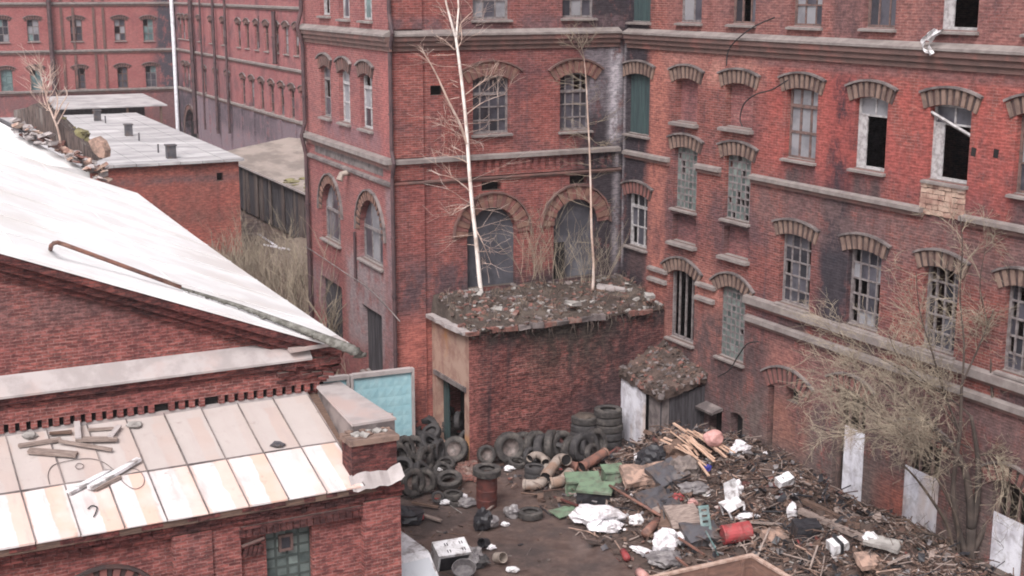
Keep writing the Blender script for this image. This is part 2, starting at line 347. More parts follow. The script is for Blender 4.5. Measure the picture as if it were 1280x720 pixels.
def leanto_mat():
    g = G('peach_stained_metal_sheet'); v = g.obj(); x, y, z = g.sep(v)
    # broad peach rust runs on the left side of each tray, waviness along the run
    wv = g.math('MULTIPLY', g.noise(v, 1.2, 4, .6), .35)
    pid = g.math('FLOOR', g.math('DIVIDE', g.math('ADD', x, 40.0), .86)); pr = g.n('TexWhiteNoise', noise_dimensions='2D'); g.put(pr.inputs['Vector'], g.comb(pid, g.math('FLOOR', g.math('DIVIDE', g.math('ADD', y, .25), 1.68)), 0.0)); rv = pr.outputs[0]
    fx = g.math('ADD', g.math('FRACT', g.math('DIVIDE', g.math('ADD', x, 40.0), .86)), g.math('MULTIPLY', g.math('SUBTRACT', rv, .5), .28))
    m = g.mr(g.math('SUBTRACT', g.math('ADD', fx, wv), .17), .06, .10); m2 = g.mr(g.math('ADD', fx, wv), .70, .645)
    mk = g.math('MULTIPLY', m, m2)
    c = g.mix(g.mr(g.noise(v, 1.1, 5, .6), .35, .65), (.60,.555,.55), (.50,.455,.45))
    c = g.mix(g.math('MULTIPLY', g.math('MULTIPLY', mk, g.mr(rv, .1, .5, .35, 1.0)), g.mr(g.noise(v, .8, 3, .6), .3, .55, .45, 1.0)), c, (.57,.38,.315))
    # duller, greyer dirt on the upper trays, spatter
    c = g.mix(g.math('MULTIPLY', g.mr(y, 1.35, 1.5), .8), c, (.36,.315,.295))
    c = g.mix(g.mr(g.noise(v, 2.6, 8, .74), .58, .72, 0, .7), c, (.26,.215,.195))
    c = g.mix(g.mr(g.noise(v, 1.0, 6, .7, (3, .5, 1)), .5, .7, 0, .55), c, (.36,.30,.285)); g.bump(g.noise(v, 2.2, 3, .5), .5, .05)
    return g.done(c, .5, .0, .4)
M['leanto'] = leanto_mat()
def cyan_mat():
    g = G('sky_blue_painted_concrete'); v = g.obj()
    a = g.noise(v, 3, 6, .65); c = g.mix(g.mr(a, .35, .65), (.25,.43,.48), (.31,.49,.53))
    c = g.mix(g.mr(g.noise(v, 1.0, 5, .6), .55, .75, 0, .5), c, (.50,.60,.63))
    g.bump(a, .2, .02); return g.done(c, .75, 0, .3)
M['cyan'] = cyan_mat()
M['brick_niche'] = brick_mat('brick_niche', (.25,.095,.088), (.19,.075,.07), (.22,.13,.12), soot=SOOTP, soot_lo=.5, soot_hi=.72, pale=(.42,.25,.21), pale_lo=.58, pale_hi=.7, streak=.6)
# ---------------------------------------------------------------- facade kit
def wall(name, m, parent, face, u0, u1, z0, z1, ops, depth=.32, y0=0.0, label=None):
    mb = MB()
    us = sorted({round(v, 3) for v in [u0, u1]+[o[i] for o in ops for i in (0, 1)] if u0-1e-6 <= v <= u1+1e-6})
    zs = sorted({round(v, 3) for v in [z0, z1]+[o[i] for o in ops for i in (2, 3)] if z0-1e-6 <= v <= z1+1e-6})
    for i in range(len(us)-1):
        j = 0
        while j < len(zs)-1:
            uc = (us[i]+us[i+1])/2
            def hole(k):
                zc = (zs[k]+zs[k+1])/2
                return any(o[0] < uc < o[1] and o[2] < zc < o[3] for o in ops)
            if hole(j): j += 1; continue
            k = j
            while k+1 < len(zs)-1 and not hole(k+1): k += 1
            mb.poly([(us[i], y0, zs[j]), (us[i+1], y0, zs[j]), (us[i+1], y0, zs[k+1]), (us[i], y0, zs[k+1])]); j = k+1
    for o in ops:
        a, b, c, d = [round(v, 3) for v in o[:4]]; rise = o[4] if len(o) > 4 else 0; dp = o[5] if len(o) > 5 else depth
        zsp = d-rise
        mb.poly([(a, y0, c), (a, y0, zsp), (a, y0+dp, zsp), (a, y0+dp, c)])
        mb.poly([(b, y0, c), (b, y0+dp, c), (b, y0+dp, zsp), (b, y0, zsp)])
        mb.poly([(a, y0, c), (a, y0+dp, c), (b, y0+dp, c), (b, y0, c)])
        if rise < .02: mb.poly([(a, y0, d), (b, y0, d), (b, y0+dp, d), (a, y0+dp, d)])
        else:
            w = b-a; R = (w*w/4+rise*rise)/(2*rise); cx = (a+b)/2; cz = d-R; h = math.asin(min(1, w/2/R)); N = 12
            pts = [(cx+R*math.sin(-h+2*h*i/N), cz+R*math.cos(-h+2*h*i/N)) for i in range(N+1)]
            pts[0] = (a, zsp); pts[-1] = (b, zsp)
            for (p, q) in zip(pts, pts[1:]):
                mb.poly([(p[0], y0, p[1]), (q[0], y0, q[1]), (q[0], y0, d), (p[0], y0, d)])
                mb.poly([(p[0], y0, p[1]), (p[0], y0+dp, p[1]), (q[0], y0+dp, q[1]), (q[0], y0, q[1])])
    return mb.build(name, m, parent, face.M, label=label)
def lintel(parent, face, a, b, d, rise, t=.42, ext=.16, mats=None, proud=.05, hood=True, name='lintel', pitch=.115, y0=0.0):
    """fan of bricks on edge over an opening"""
    if mats is None: mats = ('vou_pale', 'vou_dark', 'stone_d')
    w = b-a; rise = max(rise, .03); R = (w*w/4+rise*rise)/(2*rise); cx = (a+b)/2; cz = d-R
    h = math.asin(min(1, w/2/R)); semi = rise > w*.45
    hh = h if semi else h*(w+2*ext)/w
    R0, R1 = R+.004, R+t
    L = 2*hh*(R0+R1)/2; N = max(6, int(L/pitch)); mb = MB()
    for i in range(N):
        a0 = -hh+2*hh*i/N; a1 = -hh+2*hh*(i+1)/N
        dark = i % 2
        g = (a1-a0)*(.12 if dark else -.02); a0 += g; a1 -= g
        y = -proud+(.028 if dark else rng.uniform(-.008, .008)); rr = R1-(rng.uniform(.0, .03))
        P = []
        for yy in (y0+y, y0+.02):
            P.append([(cx+r*math.sin(an), yy, cz+r*math.cos(an)) for r, an in ((R0, a0), (R0, a1), (rr, a1), (rr, a0))])
        mb.hexa(P[0]+P[1], 1 if dark else 0)
    if hood:
        N2 = 10
        for i in range(N2):
            a0 = -hh*1.02+2.04*hh*i/N2; a1 = -hh*1.02+2.04*hh*(i+1)/N2
            P = []
            for yy in (y0-proud-.05, y0+.02):
                P.append([(cx+r*math.sin(an), yy, cz+r*math.cos(an)) for r, an in ((R1+.004, a0), (R1+.004, a1), (R1+.065, a1), (R1+.065, a0))])
            mb.hexa(P[0]+P[1], 2)
    return mb.build(name, [M[k] for k in mats], parent, face.M)
def sill(parent, face, a, b, z, m='stone', proj=.13, h=.10, ext=.07, name='sill', y0=0.0):
    mb = MB()
    P = [(a-ext, y0-proj, z-h), (b+ext, y0-proj, z-h), (b+ext, y0+.2, z-h), (a-ext, y0+.2, z-h), (a-ext, y0-proj, z-.04), (b+ext, y0-proj, z-.04), (b+ext, y0+.2, z+.02), (a-ext, y0+.2, z+.02)]
    mb.hexa(P); return mb.build(name, M[m], parent, face.M)
def panes(mb, a, b, z0, z1, y, miss, kinds):
    if rng.random() < miss: return
    t = [rng.uniform(-.012, .012) for _ in range(4)]
    mb.poly([(a, y+t[0], z0), (b, y+t[1], z0), (b, y+t[2], z1), (a, y+t[3], z1)], rng.choice(kinds))
GM = ('glass_d', 'glass_g', 'glass_p', 'glass_t')
def window(face, parent, op, style, cols=3, rows=3, miss=.1, kinds=(1, 1, 0), frame='frame', sl='stone', lin=True, rise=None, trans=.74, lmats=None, label=None, bar=.05, y=.2, lt=.42, sproj=.13, lext=.19):
    a, b, c, d = op[:4]; rise = op[4] if rise is None else rise
    fb = MB(); gl = MB(); fw = .075
    def bars(us, zs, th=bar):
        for u in us: fb.box(u-th/2, u+th/2, y-.025, y+.035, c+fw, d-fw)
        for z in zs: fb.box(a+fw, b-fw, y-.03, y+.03, z-th/2, z+th/2)
    def frame_rect():
        fb.box(a, a+fw, y-.04, y+.06, c, d); fb.box(b-fw, b, y-.04, y+.06, c, d)
        fb.box(a+fw, b-fw, y-.04, y+.06, d-fw, d); fb.box(a+fw, b-fw, y-.04, y+.06, c, c+fw)
    us = [a+(b-a)*i/cols for i in range(cols+1)]
    main = None
    if style in ('grid', 'sash', 'open'):
        frame_rect()
        zt = c+(d-c)*trans
        if style == 'grid': zs = [c+(d-c)*i/rows for i in range(rows+1)]
        elif style == 'sash': zs = [c+(zt-c)*i/(rows-1) for i in range(rows)]+[d]
        else: zs = [c, zt, d]
        bars(us[1:-1] if style != 'open' else [], zs[1:-1])
        if style == 'sash': fb.box(a+fw, b-fw, y-.05, y+.05, zt-.05, zt+.05)
        if style == 'open':
            for u in us[1:-1]: fb.box(u-bar/2, u+bar/2, y-.025, y+.03, zt, d-fw)
            fb.box(a+fw, a+fw+(b-a)*.2, y-.02, y+.02, c+fw, zt-.03)      # one leaf left standing half open
        for i in range(cols):
            for j in range(len(zs)-1):
                if style == 'open' and j == 0: continue
                panes(gl, us[i]+.02, us[i+1]-.02, zs[j]+.02, zs[j+1]-.02, y+.006, miss, kinds)
    elif style == 'block':
        nz = max(3, int((d-c)/.21)); nu = max(3, int((b-a)/.21))
        for i in range(nu):
            for j in range(nz):
                if rng.random() < miss: continue
                x0 = a+(b-a)*i/nu+.012; x1 = a+(b-a)*(i+1)/nu-.012; z0 = c+(d-c)*j/nz+.012; z1 = c+(d-c)*(j+1)/nz-.012
                gl.box(x0, x1, y-.03+rng.uniform(-.01, .01), y+.03, z0, z1, rng.choice((0, 0, 0, 0, 0, 0, 1, 2)))
        for i in range(nu+1): fb.box(a+(b-a)*i/nu-.026, a+(b-a)*i/nu+.026, y-.042, y+.018, c, d)
        for j in range(nz+1): fb.box(a, b, y-.0405, y+.0165, c+(d-c)*j/nz-.026, c+(d-c)*j/nz+.026)
    elif style in ('board', 'planks'):
        nb = max(3, int((b-a)/.2))
        for i in range(nb):
            x0 = a+(b-a)*i/nb+.006; x1 = a+(b-a)*(i+1)/nb-.006
            fb.box(x0, x1, y-.02+rng.uniform(-.012, .012), y+.05, c+rng.uniform(0, .03), d)
    elif style == 'panel': fb.box(a, b, y, y+.06, c, d)
    o = fb.build('window', M[frame], parent, face.M, label=label)
    if gl.v:
        gl.build('pane', [M['gblock'], M['gblock_d'], M['gblock_l']] if style == 'block' else [M[k] for k in GM], o, face.M)
    if sl: sill(o, face, a, b, c, sl, proj=sproj)
    if lin: lintel(o, face, a, b, d, rise, t=lt, mats=lmats, ext=lext)
    return o
def strip(name, m, parent, face, u0, u1, z0, z1, proud, mi=None, label=None, y1=.02, slope=0.0):
    mb = MB(); mb.hexa([(u0, -proud, z0), (u1, -proud, z0), (u1, y1, z0), (u0, y1, z0), (u0, -proud, z1-slope), (u1, -proud, z1-slope), (u1, y1, z1), (u0, y1, z1)])
    return mb.build(name, M[m], parent, face.M, label=label)
def cornice(parent, face, u0, u1, z, name='string_course', bed='corb', top='stone', beds=3, bh=.15, proj=.24, jl=.0):
    mb = MB()
    # sloped metal/stone cap then stepped brick courses below
    mb.hexa([(u0, -proj, z-.10), (u1, -proj, z-.10), (u1, .02, z-.10), (u0, .02, z-.10), (u0, -proj, z-.03), (u1, -proj, z-.03), (u1, .02, z+.11), (u0, .02, z+.11)], 0)
    for k in range(beds):
        p = (proj-.05)*(1-k/beds)
        mb.box(u0+.003*k, u1-.003*k, -p, .02, z-.10-bh*(k+1)+.002, z-.102-bh*k, 1)
    return mb.build(name, [M[top], M[bed]], parent, face.M)
def shell(parent, face, u0, u1, dep, z1, m, name='wall', z0=0, front=False):
    """the unseen back, end walls and flat roof that close a block"""
    mb = MB()
    mb.poly([(u0, 0, z0), (u0, 0, z1), (u0, dep, z1), (u0, dep, z0)]); mb.poly([(u1, 0, z0), (u1, dep, z0), (u1, dep, z1), (u1, 0, z1)])
    mb.poly([(u0, dep, z0), (u0, dep, z1), (u1, dep, z1), (u1, dep, z0)])
    mb.build(name, m, parent, face.M, label='plain end and rear walls')
    rb = MB(); rb.box(u0-.2, u1+.2, -.25, dep+.2, z1, z1+.25); rb.build('roof', M['roof_old'], parent, face.M)
TOPZ = 18.4
# ---------------------------------------------------------------- survey frames
K = onz(773, 509)
FC = Face(K, azv(4030)); FR = Face(K, azv(-262)+180)
CLu = FC.uv(490, 300)[0]; CL = FC.w(CLu)
FL = Face(CL, azv(-165)+180)
E0 = aty(378, 10.3, 104); FE = Face(E0, azv(-195)+180)
FD = Face(FE.P(222, 100) if hasattr(FE, 'P') else FE.w(-44.5), azv(-195)+90)
A0 = onz(587, 578); FA = Face(A0, azv(4030))
# ================================================================ RIGHT WING
eR = empty('factory_wing', FR.M, 'long brick factory wing on the right with a stair bay and black soot streak', 'building')
WR = []
def addR(px, style, rise=.10, **kw):
    u0, u1, z0, z1 = FR.rect(*px); WR.append(((u0, u1, z0, z1, rise, kw.pop('dp', .32)), style, kw))
H1 = 2.45
def row1(xl, xr, yb, style, **kw):
    u0 = FR.uv(xl, yb-8)[0]; u1 = FR.uv(xr, yb-8)[0]; z0 = FR.uv((xl+xr)/2, yb)[1]
    WR.append(((u0, u1, z0, z0+H1, .10, .32), style, kw))
row1(787, 813, 27, 'board', frame='board_g', label='window boarded with dark green planks')
row1(848, 877, 28, 'sash', kinds=(1, 2, 2), frame='frame', miss=.1, cols=2)
row1(912, 944, 30, 'sash', kinds=(0, 0, 1), frame='frame_b', miss=.25)
row1(988, 1027, 33, 'sash', kinds=(2, 2, 1), frame='frame_b', miss=0, rows=4)
row1(1079, 1119, 35, 'sash', kinds=(1, 2, 0), frame='frame_b', miss=.3, cols=3)
row1(1173, 1222, 38, 'open', cols=2, kinds=(2, 2), frame='frame_w', miss=.1, label='wide open window with one pale leaf left')
row1(1283, 1330, 42, 'sash', kinds=(1, 2), frame='frame')
# second row
addR((783, 812, 92, 168), 'board', frame='board_g', label='tall window closed with dark green boards')
DK = ('vou_red', 'vou_dark', 'stone_d')
addR((844, 872, 98, 153), 'blind'); addR((906, 941, 104, 160), 'blind')
addR((842, 871, 184, 262), 'block', miss=.05, label='glass block stair window with broken holes'); addR((905, 938, 194, 276), 'block', miss=.09, label='glass block stair window with broken holes')
addR((840, 870, 268, 304), 'blindp'); addR((904, 936, 283, 322), 'blindp')
addR((836, 868, 338, 426), 'grid', cols=4, rows=1, kinds=(0, 1, 1), miss=.3, frame='frame', rise=.2, label='dark stair window with a few slats left')
addR((898, 931, 358, 450), 'block', miss=.03, rise=.2, label='lowest green glass block window of the stair')
addR((982, 1021, 110, 200), 'sash', kinds=(2, 2, 2), frame='frame_b', miss=.0, rows=3, bar=.08)
addR((1067, 1108, 121, 213), 'open', cols=2, kinds=(2, 2), frame='frame_w', miss=0, label='open dark window with milky top lights')
addR((1160, 1212, 131, 228), 'open', cols=2, kinds=(1, 1), frame='frame_w', miss=.2, label='open dark window with a fallen frame bar')
addR((1268, 1316, 141, 246), 'sash', kinds=(1, 1, 2), frame='frame_b', miss=.1)
# third row
addR((784, 809, 242, 309), 'sash', kinds=(0, 0, 1), frame='frame_w', miss=.35, rows=3, cols=3, lmats=DK)
addR((974, 1013, 293, 383), 'grid', cols=4, rows=5, kinds=(0, 0, 1, 1, 2), miss=.25, frame='frame')
addR((1058, 1100, 312, 411), 'grid', cols=4, rows=5, kinds=(0, 1, 1, 2), miss=.3, frame='frame', label='many paned window with broken glass')
addR((1152, 1196, 333, 440), 'grid', cols=4, rows=5, kinds=(0, 0, 1), miss=.5, frame='frame')
addR((1253, 1296, 357, 470), 'grid', cols=4, rows=5, kinds=(0, 1, 1), miss=.3, frame='frame')
# ground floor
addR((1041, 1080, 486, 632), 'hoard', rise=.15, dp=.45); addR((1126, 1173, 545, 683), 'hoard', rise=.15, dp=.45); addR((1236, 1279, 600, 745), 'hoard', rise=.15, dp=.45)
addR((982, 998, 485, 503), 'void', rise=0); addR((886, 902, 511, 548), 'void', rise=0); addR((912, 928, 516, 556), 'void', rise=0.1)
addR((959, 966, 480, 590), 'void', rise=0, dp=.25)
M['brick_R'] = mk_brick_R([(w[0][0]+.05, w[0][1]-.05, w[0][2]-1.0, w[0][2]-.08, .16, .3, (.085, .056, .056), 1.0) for w in WR if w[1] in ('sash', 'grid', 'open', 'block') and w[0][2] < 12])
wall('wall', M['brick_R'], eR, FR, 0, 26, 0, TOPZ, [w[0] for w in WR])
shell(eR, FR, 0, 26, 13, TOPZ, M['brick_R'])
for op, st, kw in WR:
    a, b, c, d, rise, dp = op
    if st in ('blind', 'blindp'):
        mb = MB(); mb.poly([(a, .24, c), (b, .24, c), (b, .24, d), (a, .24, d)])
        o = mb.build('blind_window', M['brick_niche'], eR, FR.M, label='bricked up blind window recess')
        sill(o, FR, a, b, c, 'stone', proj=.2, h=.13, ext=.1)
        if st == 'blind': lintel(o, FR, a, b, d, .10, ext=.19)
    elif st == 'void':
        mb = MB(); mb.poly([(a, dp, c), (b, dp, c), (b, dp, d), (a, dp, d)]); mb.build('opening', M['void'], eR, FR.M, label='small dark hole in the wall')
    elif st == 'hoard':
        # upper part open and dark, lower part closed by a pale hoarding sheet
        fb = MB(); zt = c+(d-c)*.62
        fb.box(a, a+.09, .16, .26, c, d-.1); fb.box(b-.09, b, .16, .26, c, d-.1); fb.box(a+.09, b-.09, .16, .26, zt, zt+.1)
        for k in (1, 2): fb.box(a+(b-a)*k/3-.03, a+(b-a)*k/3+.03, .18, .24, zt+.1, d-.05)
        o = fb.build('window', M['frame_b'], eR, FR.M, label='ground floor window closed with a white hoarding')
        hb = MB(); x0 = a+(.38 if a < 14 else .01)
        hb.hexa([(x0, .08, c+.0), (b-.01, .09, c+.0), (b-.01, .12, c+.0), (x0, .11, c+.0), (x0, .09, zt+.16), (b-.01, .095, zt+.12), (b-.01, .125, zt+.12), (x0, .12, zt+.16)])
        hb.build('hoarding', M['sheet_w'], o, FR.M)
        lintel(o, FR, a, b, d, rise, mats=DK); sill(o, FR, a, b, c, 'stone_d')
    else:
        big = kw.pop('x', None)
        window(FR, eR, op, st, **kw)
# the fallen bar across the open window, patched sill, flat dark patches for vent holes
a, b, c, d = FR.rect(1160, 1212, 131, 228)
mb = MB(); mb.tube([(a-.05, .05, c+1.75), (b+.02, .16, c+1.18)], .045, 4); mb.build('window_bar', M['frame_w'], eR, FR.M, label='fallen diagonal bar across the open window')
u0, u1, z0, z1 = FR.rect(1152, 1207, 231, 271)
mb = MB()
for i in range(7):
    for j in range(6):
        mb.box(u0+(u1-u0)*i/7+.01, u0+(u1-u0)*(i+1)/7-.01, -.035-rng.random()*.05, .02, z0+(z1-z0)*j/6+.008, z0+(z1-z0)*(j+1)/6-.008, jit=.012)
mb.build('wall_patch', M['pale_patch'], eR, FR.M, label='crumbling pale patch under the open window')
# string courses
cornice(eR, FR, 0.24, 26, 13.86, bh=.16, beds=3, proj=.26)
def ledge(parent, face, u0, u1, z, proj=.16, h=.16, bed=.12, m='stone', name='ledge'):
    mb = MB(); mb.hexa([(u0, -proj, z-h/2), (u1, -proj, z-h/2), (u1, .02, z-h/2), (u0, .02, z-h/2), (u0, -proj, z+h/2-.05), (u1, -proj, z+h/2-.05), (u1, .02, z+h/2), (u0, .02, z+h/2)])
    if bed: mb.box(u0+.004, u1-.004, -proj*.55, .02, z-h/2-bed, z-h/2-.003, 1)
    return mb.build(name, [M[m], M['corb']], parent, face.M)
U = lambda x, y: FR.uv(x, y)[0]
for (xa, xb, yy, pj) in ((776, 838, 192, .16), (872, 902, 209, .16), (940, 1157, 243, .18), (1203, 1420, 285, .18)):
    ledge(eR, FR, max(U(xa, yy), .2), U(xb, yy), 9.62, pj)
for (xa, xb, yy) in ((812, 835, 337), (872, 896, 357), (812, 834, 350), (871, 894, 374)):
    z = FR.uv((xa+xb)/2, yy)[1]; ledge(eR, FR, U(xa, yy), U(xb, yy), z, .14, .15, .0)
mb = MB()
ledge(eR, FR, U(934, 374), 26, 5.74, .2, .26, .1); ledge(eR, FR, U(934, 393), 26, 5.13, .15, .2, .1)
# shallow blind arch of the ground floor with its own fan lintel
a, b, c, d = FR.rect(962, 1003, 480, 590); lintel(eR, FR, a, b, d, .2, mats=DK, t=.5)
for (x, y) in ((1217, 190), (1245, 192)):
    u, z = FR.uv(x, y); mb = MB(); mb.poly([(u-.09, -.004, z-.1), (u+.07, -.004, z-.12), (u+.1, -.004, z+.1), (u-.07, -.004, z+.12)])
    mb.build('vent_hole_shade', M['void'], eR, FR.M)  # flat black patch on the uncut wall paints the shaded hole
a, z = FR.uv(893, 509); mb = MB(); mb.cbox((a, -.2, z), .95, .5, .09, ry=.0, rx=R_(14)); mb.build('hood', M['stone_d'], eR, FR.M, label='small sloping slab hood over a hole')
mb = MB(); mb.hexa([(7.4, -.12, 0), (26, -.12, 0), (26, .02, 0), (7.4, .02, 0), (7.4, -.12, .7), (26, -.12, .7), (26, .02, .8), (7.4, .02, .8)])
mb.build('plinth', M['brick_R'], eR, FR.M)
# ================================================================ TOWER
eT = empty('factory_tower', FC.M, 'red brick corner block of the factory with two large arched recesses', 'building')
WC = []
def addC(px, style, rise=.14, **kw):
    u0, u1, z0, z1 = FC.rect(*px); WC.append(((u0, u1, z0, z1, rise, kw.pop('dp', .32)), style, kw))
def rowC(xl, xr, yb, **kw):
    u0 = FC.uv(xl, yb-8)[0]; u1 = FC.uv(xr, yb-8)[0]; z0 = FC.uv((xl+xr)/2, yb)[1]
    WC.append(((u0, u1, z0, z0+H1, .16, .32), 'grid', kw))
rowC(591, 637, 24, cols=3, rows=4, kinds=(1, 2, 0), miss=.1); rowC(703, 743, 22, cols=3, rows=4, kinds=(2, 1, 0), miss=.15)
addC((591, 637, 94, 167), 'sash', rise=.16, cols=4, rows=4, kinds=(1, 1, 1, 0), frame='frame', miss=.04, trans=.68)
addC((700, 738, 91, 163), 'sash', rise=.16, cols=4, rows=4, kinds=(1, 1, 0), frame='frame', miss=.12, trans=.68)
for px in ((584, 646, 259, 344), (692, 746, 249, 331)):
    u0, u1, z0, z1 = FC.rect(*px); z0 = min(z0, 5.15); WC.append(((u0, u1, z0, z1, (u1-u0)/2-.02, .28), 'recess', {}))
addC((602, 627, 227, 238), 'void', rise=0); addC((712, 735, 219, 230), 'void', rise=0); addC((538, 555, 107, 119), 'void', rise=0)
wall('wall', M['brick_C'], eT, FC, CLu, 0, 0, TOPZ, [w[0] for w in WC])
PLr = ('vou_mid', 'vou_red', 'corb')
for op, st, kw in WC:
    a, b, c, d, rise, dp = op
    if st == 'void':
        mb = MB(); mb.poly([(a, dp, c), (b, dp, c), (b, dp, d), (a, dp, d)]); mb.build('vent_opening', M['void'], eT, FC.M)
    elif st == 'recess':
        mb = MB(); mb.poly([(a, .26, c), (b, .26, c), (b, .26, d), (a, .26, d)])
        mb.box(a-.02, a+.5, .1, .2, c, c+1.3, 1) if a > -4 else None
        o = mb.build('arched_recess', [M['sheet_d'], M['void']], eT, FC.M, label='large round arched opening closed with dark panels')
        lintel(o, FC, a, b, d, rise, t=.5, mats=PLr, name='arch', pitch=.17, proud=.08)
    else: window(FC, eT, op, st, lmats=('vou_mid', 'vou_red', 'corb'), lt=.46, **kw)
# tower side
WL = []
def addL(px, style, rise=.14, **kw):
    u0, u1, z0, z1 = FL.rect(*px); WL.append(((u0, u1, z0, z1, rise, kw.pop('dp', .32)), style, kw))
for xl, xr, yb in ((400, 412.5, 19), (424, 437, 23), (450.5, 465, 25)):
    u0 = FL.uv(xl, yb-8)[0]; u1 = FL.uv(xr, yb-8)[0]; z0 = FL.uv((xl+xr)/2, yb)[1]; WL.append(((u0, u1, z0, z0+H1, .14, .32), 'sash', dict(cols=2, kinds=(2, 1, 3), frame='frame_w', miss=.05)))
addL((401, 413.5, 82, 146), 'sash', cols=2, kinds=(0, 1), frame='frame', miss=.75, label='gutted window with one pale jamb left')
addL((424, 437.5, 87, 153), 'sash', cols=2, kinds=(2, 1), frame='frame_w', miss=.1); addL((450, 465.5, 92, 161), 'sash', cols=2, kinds=(2, 0), frame='frame_w', miss=.2)
for px in ((403, 425, 230, 301), (450, 478, 251, 328)):
    u0, u1, z0, z1 = FL.rect(*px); WL.append(((u0, u1, z0, z1, (u1-u0)/2-.02, .32), 'arched', {}))
addL((402, 428, 352, 425), 'panel', rise=0, frame='board_blk', kinds=(0,), label='ground floor opening closed with greyish board')
addL((454, 478, 388, 470), 'planks', rise=0, frame='board_blk', label='tall black plank door')
ULa = FL.uv(380, 100)[0]
wall('wall', M['brick_L'], eT, FL, ULa, 0, 0, TOPZ, [w[0] for w in WL])
GR = ('stone_d', 'corb', 'stone_d')
for op, st, kw in WL:
    a, b, c, d, rise, dp = op
    if st == 'arched':
        o = window(FL, eT, op, 'sash', cols=3, rows=2, kinds=(2, 1, 1), miss=.12, frame='frame', lin=False, trans=.52, label='round headed window with grey brick arch')
        lintel(o, FL, a, b, d, rise, t=.34, mats=('vou_mid', 'vou_dark', 'stone_d'), name='arch', pitch=.12)
    else: window(FL, eT, op, st, lin=rise > 0, lmats=('corb', 'vou_dark', 'stone_d'), lext=.06, **kw)
# closing walls and roof of the tower
far = FL.w(ULa); back = far+FC.u*16+FC.n*2; kk = FC.w(0); kb = kk+FC.n*14
mb = MB()
for p, q in ((far, back), (back, kb), (kb, kk)):
    mb.poly([(p.x, p.y, 0), (q.x, q.y, 0), (q.x, q.y, TOPZ), (p.x, p.y, TOPZ)])
mb.build('wall', M['brick_C'], eT, Matrix.Identity(4), label='plain end and rear walls')
mb = MB(); pts = [FC.w(CLu), kk, kb, back, far]
mb.poly([(p.x, p.y, TOPZ+.2) for p in pts]); mb.poly([(p.x, p.y, TOPZ) for p in pts][::-1])
for p, q in zip(pts, pts[1:]+pts[:1]): mb.poly([(p.x, p.y, TOPZ), (q.x, q.y, TOPZ), (q.x, q.y, TOPZ+.2), (p.x, p.y, TOPZ+.2)])
mb.build('roof', M['roof_old'], eT, Matrix.Identity(4))
cornice(eT, FC, CLu+.003, -.26, 13.89, bh=.16, beds=3, proj=.26); cornice(eT, FL, ULa, .27, 13.89, bh=.16, beds=3, proj=.26)
ledge(eT, FC, CLu+.003, -.2, 9.72, .2, .18, .0); ledge(eT, FL, ULa, .21, 9.75, .24, .2, .18)
ledge(eT, FC, CLu+.003, -.1, 9.0, .1, .1, .06, m='corb'); ledge(eT, FL, ULa+.5, .11, 8.98, .12, .14, .06, m='stone_d')
# frieze of small brick slots under the ledge
mb = MB(); ua = FC.uv(588, 212)[0]; x = ua
while x < -.3:
    mb.box(x, x+.15, -.08, .02, 9.16, 9.58); x += .30
mb.box(ua-.1, -.25, -.085, .02, 9.585, 9.625); mb.box(ua-.1, -.25, -.085, .02, 9.06, 9.155)
mb.build('slotted_frieze', M['brick_C'], eT, FC.M)
mb = MB(); mb.box(ULa+1.2, -.75, -.006, .0, 9.14, 9.5); mb.build('dark_frieze', M['stone_d'], eT, FL.M, label='flat dark band on the side wall')  # thin dark sheet on the wall face, nothing cut back
# piers, downpipes and a tube drawn for the corner shadow line
up = FC.uv(529, 200)[0]
for z0, z1 in ((0, 8.93), (9.08, 9.6), (9.83, 13.25), (14.02, TOPZ)):
    mb = MB(); mb.box(CLu+.05, up, -.07, .02, z0, z1); mb.build('pier', M['brick_C'], eT, FC.M)
def downpipe_or_shade_line(parent, pts, r=.07, m='pipe_d', n=8, name='downpipe_or_shade_line', label=None):
    mb = MB(); mb.tube(pts, r, n)
    for i in range(len(pts)-1):
        p, q = Vector(pts[i]), Vector(pts[i+1]); L = (q-p).length
        for k in range(1, int(L/2)+1):
            c = p+(q-p)*(k*2/L); mb.tube([c-(q-p).normalized()*.04, c+(q-p).normalized()*.04], r*1.35, n)
    return mb.build(name, M[m], parent, Matrix.Identity(4), smooth=False, label=label)
uL = FL.uv(387, 200)[0]
downpipe_or_shade_line(eT, [FL.w(uL, 18.3, -.15), FL.w(uL, 14.5, -.15), FL.w(uL, 13.9, -.32), FL.w(uL, 13.2, -.14), FL.w(uL, 10.2, -.14), FL.w(uL, 9.7, -.29), FL.w(uL, 9.0, -.14), FL.w(uL, .3, -.14)], .085, 'pipe_d')
q = FC.w(CLu-.02, 0, -.16); Z = Vector((0, 0, 1))
downpipe_or_shade_line(eT, [q+Z*18.3, q+Z*14.5, q+Z*13.9-FC.n*.25, q+Z*13.3, q+Z*10.1, q+Z*9.7-FC.n*.2, q+Z*9.2, q+Z*.3], .07, 'pipe_d')  # no pipe at this edge: dark tube stands for the corner shadow
uv_ = FL.uv(437, 224); mb = MB(); mb.tube([(uv_[0], 0, uv_[1]+.25), (uv_[0], -.3, uv_[1]+.2), (uv_[0]+.05, -.4, uv_[1]-.02)], [.11, .11, .13], 10)
mb.build('vent_spout', M['duct'], eT, FL.M, label='stubby tan vent pipe poking out of the side wall')
uv_ = FL.uv(449, 260); downpipe_or_shade_line(eT, [FL.w(FL.uv(446, 310)[0], FL.uv(446, 290)[1], -.08), FL.w(FL.uv(446, 310)[0], FL.uv(446, 350)[1], -.08)], .05, 'pipe_d', name='wall_pipe')
